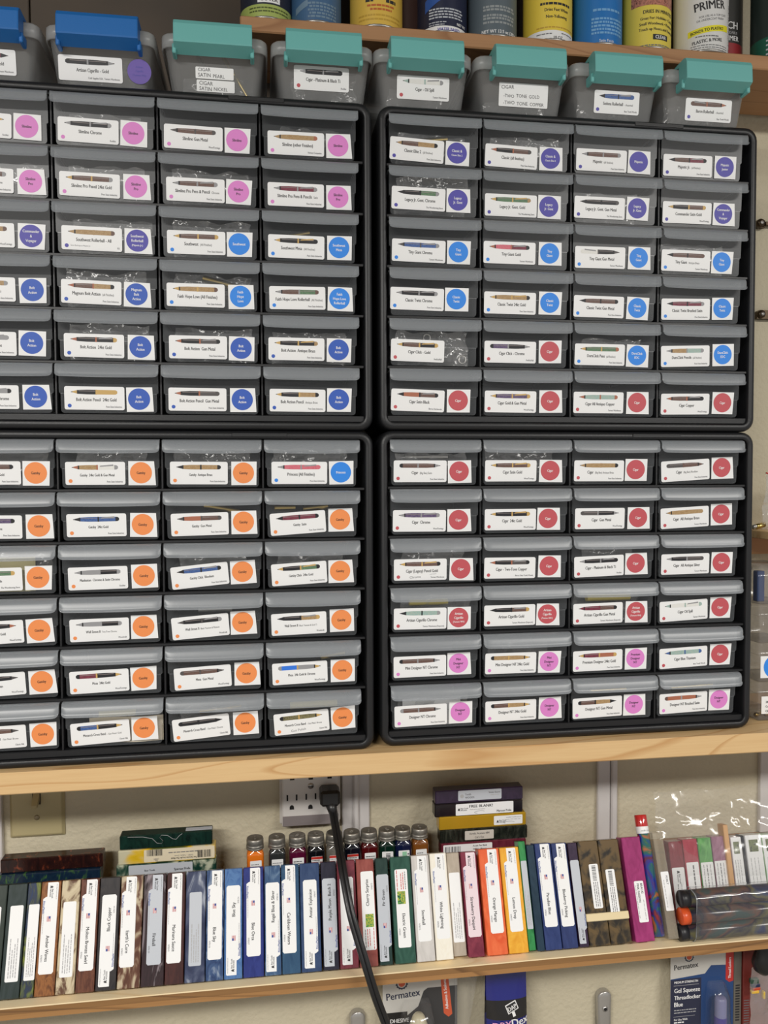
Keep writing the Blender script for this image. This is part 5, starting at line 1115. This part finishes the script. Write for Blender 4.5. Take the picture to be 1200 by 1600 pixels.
# threadlocker pack
o1 = at(1048, 1495, Yc); root = empty('threadlocker_pack', (o1.x, Yc, o1.z)); tag(root, 'blue threadlocker blister pack with grey top, hanging at lower right', 'pack')
W, T, Bm = 0.103, 0.036, -0.125; mb = MB(); y = -0.0002
mb.slab([(0, Bm), (W, Bm), (W, T), (0, T)], 0, 0.0008, CARDW)
mb.flat([(0, Bm), (W, Bm), (W, -0.021), (0.066, -0.019), (0.060, -0.026), (0.056, -0.031), (0, -0.0355)], y, CARDB); mb.rect(0, 0.050, Bm, -0.0365, y - 0.0001, NAVY)
mb.flat([(0.090, T), (W, T), (W, -0.046), (0.096, -0.048), (0.090, -0.043)], y - 0.0002, plain('tab_red', S(186, 48, 44), 0.4)); mb.text('Thread Lockers', 0.006, 0.0985, -0.042, y - 0.0003, INKW, 'L', True, rot=math.pi / 2, maxw=0.045)
gear(mb, 0.030, -0.003, 0.0080, y); mb.text('Permatex', 0.0118, 0.006, -0.022, y, INK, 'L', True, rot=0.07, maxw=0.046)
mb.text('MEDIUM STRENGTH', 0.0050, 0.006, -0.0425, y - 0.0003, INKW, 'L', True, maxw=0.042); mb.rect(0.005, 0.046, -0.0462, -0.0456, y - 0.0003, FAINT)
for i, t in enumerate(('Gel Squeeze', 'Threadlocker', 'Blue')): mb.text(t, 0.0098, 0.006, -0.0570 - i * 0.0108, y - 0.0003, INKW, 'L', True, maxw=0.043)
for z in (-0.085, -0.089): dashes(mb, 0.006, 0.042, z, y - 0.0003, FAINT, 0.0014)
mb.rect(0.005, 0.040, -0.0945, -0.0940, y - 0.0003, FAINT)
mb.text('For Use With', 0.0046, 0.006, -0.1005, y - 0.0003, INKW, 'L', True); dashes(mb, 0.006, 0.022, -0.1045, y - 0.0003, INKW, 0.002); dashes(mb, 0.006, 0.045, -0.112, y - 0.0003, INKW, 0.0022)
mb.build('printed_card', root)
mb = MB(); mb.lathe([(0.0090, -0.12), (0.0090, -0.0905), (0.0088, -0.090), (0.0088, -0.066), (0.0075, -0.0625), (0.0068, -0.062)], plain('grey_violet_cap', S(120, 122, 160), 0.35), cx=0.075, cy=-0.0125, n=18, cap1=True); mb.build('bottle', root)
mb = MB(); mb.lathe([(0.0093, -0.121), (0.0093, -0.0905)], plain('violet_bottle', S(62, 52, 140), 0.35), cx=0.075, cy=-0.0125, n=18); mb.build('bottle_body', root)
mb = MB(); mb.loops([[(0.073 + hw_ * sx, -dd, zz) for sx, dd in ((-1, 0.0006), (-0.9, d_ * 0.8), (-0.6, d_), (0.6, d_), (0.9, d_ * 0.8), (1, 0.0006))] for zz, hw_, d_ in ((-0.043, 0.012, 0.001), (-0.045, 0.013, 0.012), (-0.06, 0.015, 0.024), (-0.122, 0.017, 0.024))], BLIS, True, closed=False); mb.build('blister', root)
nail(0.058, T - 0.014, root)
# neighbours at the right edge
a = at(1147, 1490, 0.152); mb = MB(); mb.box(0, 0.013, 0, 0.004, -0.13, 0.045, plain('card_edge_grey', S(104, 100, 92), 0.5), 0.0006)
for k in range(14): mb.rect(0.003, 0.010, -0.052 - k * 0.0042, -0.0495 - k * 0.0042, -0.0002, INK)
tag(mb.build('hanging_card', None, a), 'narrow grey card with print, right of the blue pack', 'card')
a = at(1162, 1490, 0.150); mb = MB(); mb.box(0, 0.060, 0, 0.006, -0.13, 0.045, plain('card_rust_red', S(120, 46, 40), 0.45), 0.0008)
for k in range(10): mb.rect(0.001, 0.010, -0.075 - k * 0.004, -0.0735 - k * 0.004, -0.0003, INK2)
tag(mb.build('hanging_card', None, a), 'rust red card behind the clear bag of coloured bits', 'card')
a = at(1195, 1545, 0.135)
crumple('plastic_bag', 0.055, 0.10, (a.x + 0.004, 0.135, a.z - 0.06), (0, 0, 0), 77, BAG, 'clear bag of coloured bits at the lower right corner', None, 0.006)
for k, (px, py, cc, ww, hh) in enumerate(((1180, 1534, S(40, 70, 54), .014, .008), (1182, 1541, S(30, 36, 70), .014, .006), (1183, 1546, S(190, 70, 40), .013, .005), (1181, 1551, S(226, 180, 60), .013, .005), (1195, 1556, S(226, 190, 60), .004, .012))):
    q = at(px, py, 0.134); mb = MB(); mb.box(-ww / 2, ww / 2, 0, 0.006, -hh / 2, hh / 2, plain(f'bit_{k}', cc, 0.35), 0.0012)
    tag(mb.build('plastic_bit', None, (q.x, 0.134, q.z)), f'{["green", "navy", "orange red", "yellow flat", "yellow upright"][k]} plastic piece in the bag at the lower right corner', 'piece', 'coloured pieces in the corner bag')
a = at(1193, 1505, 0.12); mb = MB()
mb.lathe([(0.006, -0.016), (0.014, -0.010), (0.017, 0.0), (0.014, 0.012), (0.008, 0.03), (0.006, 0.05)], plain('black_knob', (0.01, 0.01, 0.01, 1), 0.3), n=20, cap0=True, cap1=True)
tag(mb.build('tool_handle', None, a), 'black knob of a tool hanging at the right edge under the shelf', 'tool')
# spackle pouch
o1 = at(790, 1525, 0.128); root = empty('spackle_pouch', tuple(o1), (0, 0, 0)); tag(root, 'blue spackle pouch with black band hanging under the shelf', 'pouch')
PB = plain('pouch_blue', S(26, 32, 120), 0.28, coat=0.6); PK = plain('pouch_black', S(22, 20, 22), 0.3, coat=0.5); PW = plain('pouch_silver', S(160, 158, 146), 0.3, coat=0.5)
def pouch_y(x, z):
    t = max(0.0, min(1.0, (-z + 0.005) / 0.06)); return -0.0015 - 0.013 * t * math.sqrt(max(0, 1 - (x / 0.0315) ** 2))
mb = MB(); n = 14; zs = [0.022, 0.014, 0.006, 0.0, -0.010, -0.020, -0.030, -0.037, -0.046, -0.056, -0.07, -0.09, -0.11]
for sgn in (1, -1):
    for k in range(len(zs) - 1):
        vs = [(x, sgn * pouch_y(x, z), z) for z in (zs[k], zs[k + 1]) for x in [(-0.030 + 0.060 * i / n) for i in range(n + 1)]]
        m_ = PW if k < 1 else PK if 5 < k < 9 and zs[k] <= -0.030 and zs[k] > -0.055 else PB
        mb.add(vs, [(i, i + 1, n + 2 + i, n + 1 + i) for i in range(n)], m_, True)
mb.build('pouch_body', root)
mb = MB(); mb.fn = lambda x, y, z: (x, pouch_y(x, z) - 0.0008 + y, z)
rot2 = lambda x, z, a: (0.006 + x * math.cos(a) - z * math.sin(a), -0.0395 + x * math.sin(a) + z * math.cos(a))
mb.flat([rot2(x, z, 0.38) for x, z in ((-0.0085, -0.006), (0.0085, -0.006), (0.0085, 0.0065), (-0.0085, 0.0065))], 0, INKW); mb.flat([rot2(x, z, 0.38) for x, z in ((-0.0072, -0.0047), (0.0072, -0.0047), (0.0072, 0.0052), (-0.0072, 0.0052))], -0.0002, INK)
mb.flat([rot2(x, z, 0.3) for x, z in ((-0.0025, -0.0125), (0.0018, -0.0125), (0.0018, -0.006), (-0.0025, -0.006))], 0, INKW)
q = rot2(0, -0.0032, 0.38); mb.text('DAP', 0.0092, q[0], q[1], -0.0004, INKW, 'C', True, rot=0.38, maxw=0.0135)
mb.text('DRY', 0.0175, -0.0215, -0.0705, -0.0004, plain('pouch_pink', S(216, 160, 196), 0.4), 'L', True, rot=0.12, maxw=0.027); mb.text('Dex', 0.0185, 0.0055, -0.0672, -0.0004, INKW, 'L', True, rot=0.12, maxw=0.026)
mb.build('pouch_print', root)
nail(0.003, 0.018, root)
a = at(761, 1545, 0.146); mb = MB(); mb.box(0, 0.05, 0, 0.006, -0.13, 0.0, plain('box_dark', S(34, 30, 44), 0.4), 0.0006); mb.rect(0, 0.012, -0.034, -0.021, -0.0002, PAPER); mb.rect(0, 0.012, -0.12, -0.034, -0.0002, plain('box_red', S(132, 30, 40), 0.4))
for z in (-0.042, -0.050, -0.058): mb.rect(0.006, 0.011, z, z + 0.004, -0.0004, PAPER)
tag(mb.build('hanging_card', None, a), 'dark card with red and white edge behind the blue pouch', 'card')
# steel clips on the wall
def clip(px, py, look, w=0.0115):
    q = at(px, py, 0.160); root = empty('wall_clip', (q.x, 0.17, q.z)); tag(root, look, 'clip', 'steel clips on the wall')
    mb = MB(); n = 12
    pts = [(w * math.cos(t * math.pi / n), w * 0.9 + w * 0.9 * math.sin(t * math.pi / n) - w * 1.8) for t in range(n + 1)]
    rings = []
    for sc, y in ((1.0, -0.0002), (1.0, -0.007), (0.86, -0.0105), (0.5, -0.0115)):
        rings.append([(x * sc, y, z * (0.6 + 0.4 * sc)) for x, z in [(w * 0.9, -0.07)] + pts + [(-w * 0.9, -0.07)]])
    mb.loops(rings, STEEL, True, False, True); mb.build('clip_body', root)
    mb = MB(); mb.tube([(0, -0.010, -0.026), (0, -0.0128, -0.026)], 0.0042, STEEL, 14); mb.disc(0, -0.026, 0.0026, -0.0130, SL_, 14); mb.build('screw', root)
clip(945, 1549, 'steel clip on the wall between the blue pouch and the blue pack'); clip(559, 1581, 'steel clip on the wall at the left of the black cord')

# ------------------------------------------------------------------ right edge of the photo
mb = MB(); mb.box(0.545, 0.95, 0.055, 0.1695, -0.5275, -0.5165, PINE, 0.001); tag(mb.build('wooden_shelf'), 'small pine shelf right of the cabinets', 'shelf')
mb = MB(); mb.box(0.560, 0.95, 0.148, 0.1695, -0.556, -0.528, PINE_DIM, 0.001); tag(mb.build('shelf_cleat'), 'wooden cleat under the small right shelf', 'cleat')
crumple('plastic_bag', 0.09, 0.085, (0.605, 0.10, -0.516), (0.15, 0, 0), 91, BAG, 'clear zip bag on the small pine shelf at the right edge', None, 0.008)
mb = MB(); mb.tube([(-0.05, 0, 0.014), (-0.02, -0.002, 0.004), (0.01, -0.002, -0.006), (0.05, 0, -0.012)], 0.0011, INKR, 6); tag(mb.build('zip_strip', None, (0.602, 0.078, -0.448)), 'red zip line of the bag on the small shelf', 'zip')
for k, (px, py, r) in enumerate(((1189, 792, .006), (1195, 800, .007), (1187, 812, .004))):
    q = at(px, py + 12, 0.09); mb = MB(); mb.tube([(-r, 0, 0), (r, 0.002, 0.003)], r * 0.55, BRASS if k == 1 else STEEL, 12)
    tag(mb.build('metal_fitting', None, (q.x, 0.10, -0.516 + r * 0.6)), f'{["silver", "brass", "tiny"][k]} fitting lying in the zip bag on the small shelf', 'fitting', 'fittings in the zip bag')
def clear_box(x, y, z, w, h, d, look, paint=None):
    root = empty('clear_box', (x, y, z)); tag(root, look, 'box', 'clear boxes stacked at the right')
    mb = MB(); mb.loops([[(a + w / 2, b, zz) for a, b in rrect(-w / 2 + i, w / 2 - i, i, d - i, 0.003, 2)] for zz, i in ((0, 0.0015), (0.0015, 0.0005), (h * 0.7, 0))], CLEARBOX, True, True); mb.build('box_body', root)
    mb = MB(); mb.loops([[(a + w / 2, b, zz) for a, b in rrect(-w / 2 + i, w / 2 - i, i, d - i, 0.003, 2)] for zz, i in ((h * 0.7, -0.0012), (h * 0.78, -0.0012), (h * 0.8, 0.0005), (h * 0.98, 0.001))], CLEARBOX, True, False, True); mb.build('lid', root)
    if paint: paint(root)
bx, by, bh = at(1184, 1138, 0.03).x, 0.03, 0.0535
def bx_card(root, z0, z1, x0, col, txt):
    mb = MB(); mb.slab([(x0, z0), (0.05, z0), (0.05, z1), (x0, z1)], -0.0016, -0.0013, PAPER)
    if col: mb.disc(0.022, (z0 + z1) / 2, 0.0155, -0.0018, DOT[col], 28)
    for i, t in enumerate(txt): mb.text(t, 0.0042, x0 + 0.006 if not col else 0.022, z1 - 0.009 - i * 0.0062, -0.0020, INKW if col else INK, 'L' if not col else 'C', True)
    mb.build('name_label', root)
clear_box(bx, by, -0.7739, 0.06, bh, 0.08, 'bottom clear box of the stack at the right edge, with text label', lambda r: bx_card(r, 0.010, 0.034, 0.004, None, ('24k Gold', 'Comfort', 'Classic')))
clear_box(bx, by, -0.7739 + bh, 0.06, bh, 0.08, 'clear box with blue round label in the stack at the right edge', lambda r: bx_card(r, 0.006, 0.036, 0.002, 'sky', ('Tiny', 'Giant')))
clear_box(bx, by, -0.7739 + 2 * bh, 0.06, bh, 0.08, 'third clear box up in the stack at the right edge', lambda r: bx_card(r, 0.012, 0.034, 0.020, None, ('Click',)))
clear_box(bx - 0.002, by, -0.7739 + 3 * bh, 0.06, bh, 0.08, 'topmost clear box of the stack at the right edge', lambda r: bx_card(r, 0.02, 0.044, 0.018, None, ('Pens',)))
tag((lambda m: (m.box(0, 0.011, 0, 0.011, 0, 0.042, plain('blue_block', S(34, 74, 130), 0.3), 0.001), m.build('blue_block', None, (bx + 0.002, by + 0.008, -0.7739 + 3 * bh + 0.0025)))[1])(MB()), 'blue pen blank standing inside the topmost clear box', 'pen blank')
for k, (dx_, dz_, m_) in enumerate(((0.004, 0.0, BRASS), (0.018, 0.0, BRASS), (0.034, 0.0, STEEL))):
    mb = MB(); mb.tube([(0, 0, 0), (0.011, 0.004, 0)], 0.003, m_, 10); tag(mb.build('brass_fitting', None, (bx + dx_, by + 0.012, -0.7739 + 0.0052)), f'{["left", "middle", "right"][k]} small fitting inside the bottom clear box', 'fitting', 'fittings in the bottom clear box')
for k, z in enumerate((0, 1, 2, 3)):
    clear_box(bx - 0.011 + 0.001 * k, 0.114, -0.7739 + z * bh, 0.05, bh, 0.052, f'{ORD[k]} clear box from below in the rear stack beside the cabinet', None)
# bracket bolts
for k, (px, py) in enumerate(((1191, 347), (1192, 490))):
    q = at(px, py, 0.155); root = empty('wall_bolt', (q.x, 0.17, q.z)); tag(root, f'{["upper bolt with ring", "lower bolt on a dark bracket"][k]} on the wall at the right edge', 'bolt', 'bolts on the right wall')
    DK = plain('dark_bronze', S(70, 58, 44), 0.35, 0.8)
    mb = MB(); mb.tube([(0, 0, 0), (0, -0.012, 0), (0, -0.014, 0)], [0.0062, 0.0062, 0.005], DK, 16); mb.build('bolt_head', root)
    mb = MB()
    if k: mb.slab([(-0.006, -0.0065), (0.03, -0.0065), (0.03, 0.0065), (-0.002, 0.0065), (-0.006, 0.004)], -0.010, -0.0003, DK)
    else: mb.tube([(0.004 + 0.006 * math.cos(t * math.pi / 8), -0.006, 0.006 * math.sin(t * math.pi / 8)) for t in range(17)], 0.0018, DK, 6, False); mb.box(0.009, 0.03, -0.010, -0.003, -0.003, 0.003, DK, 0.001)
    mb.build('bracket', root)
    mb = MB(); mb.tube([(0.0, -0.0135, 0), (0.0, -0.0155, 0)], 0.0028, STEEL, 12); mb.build('screw', root)
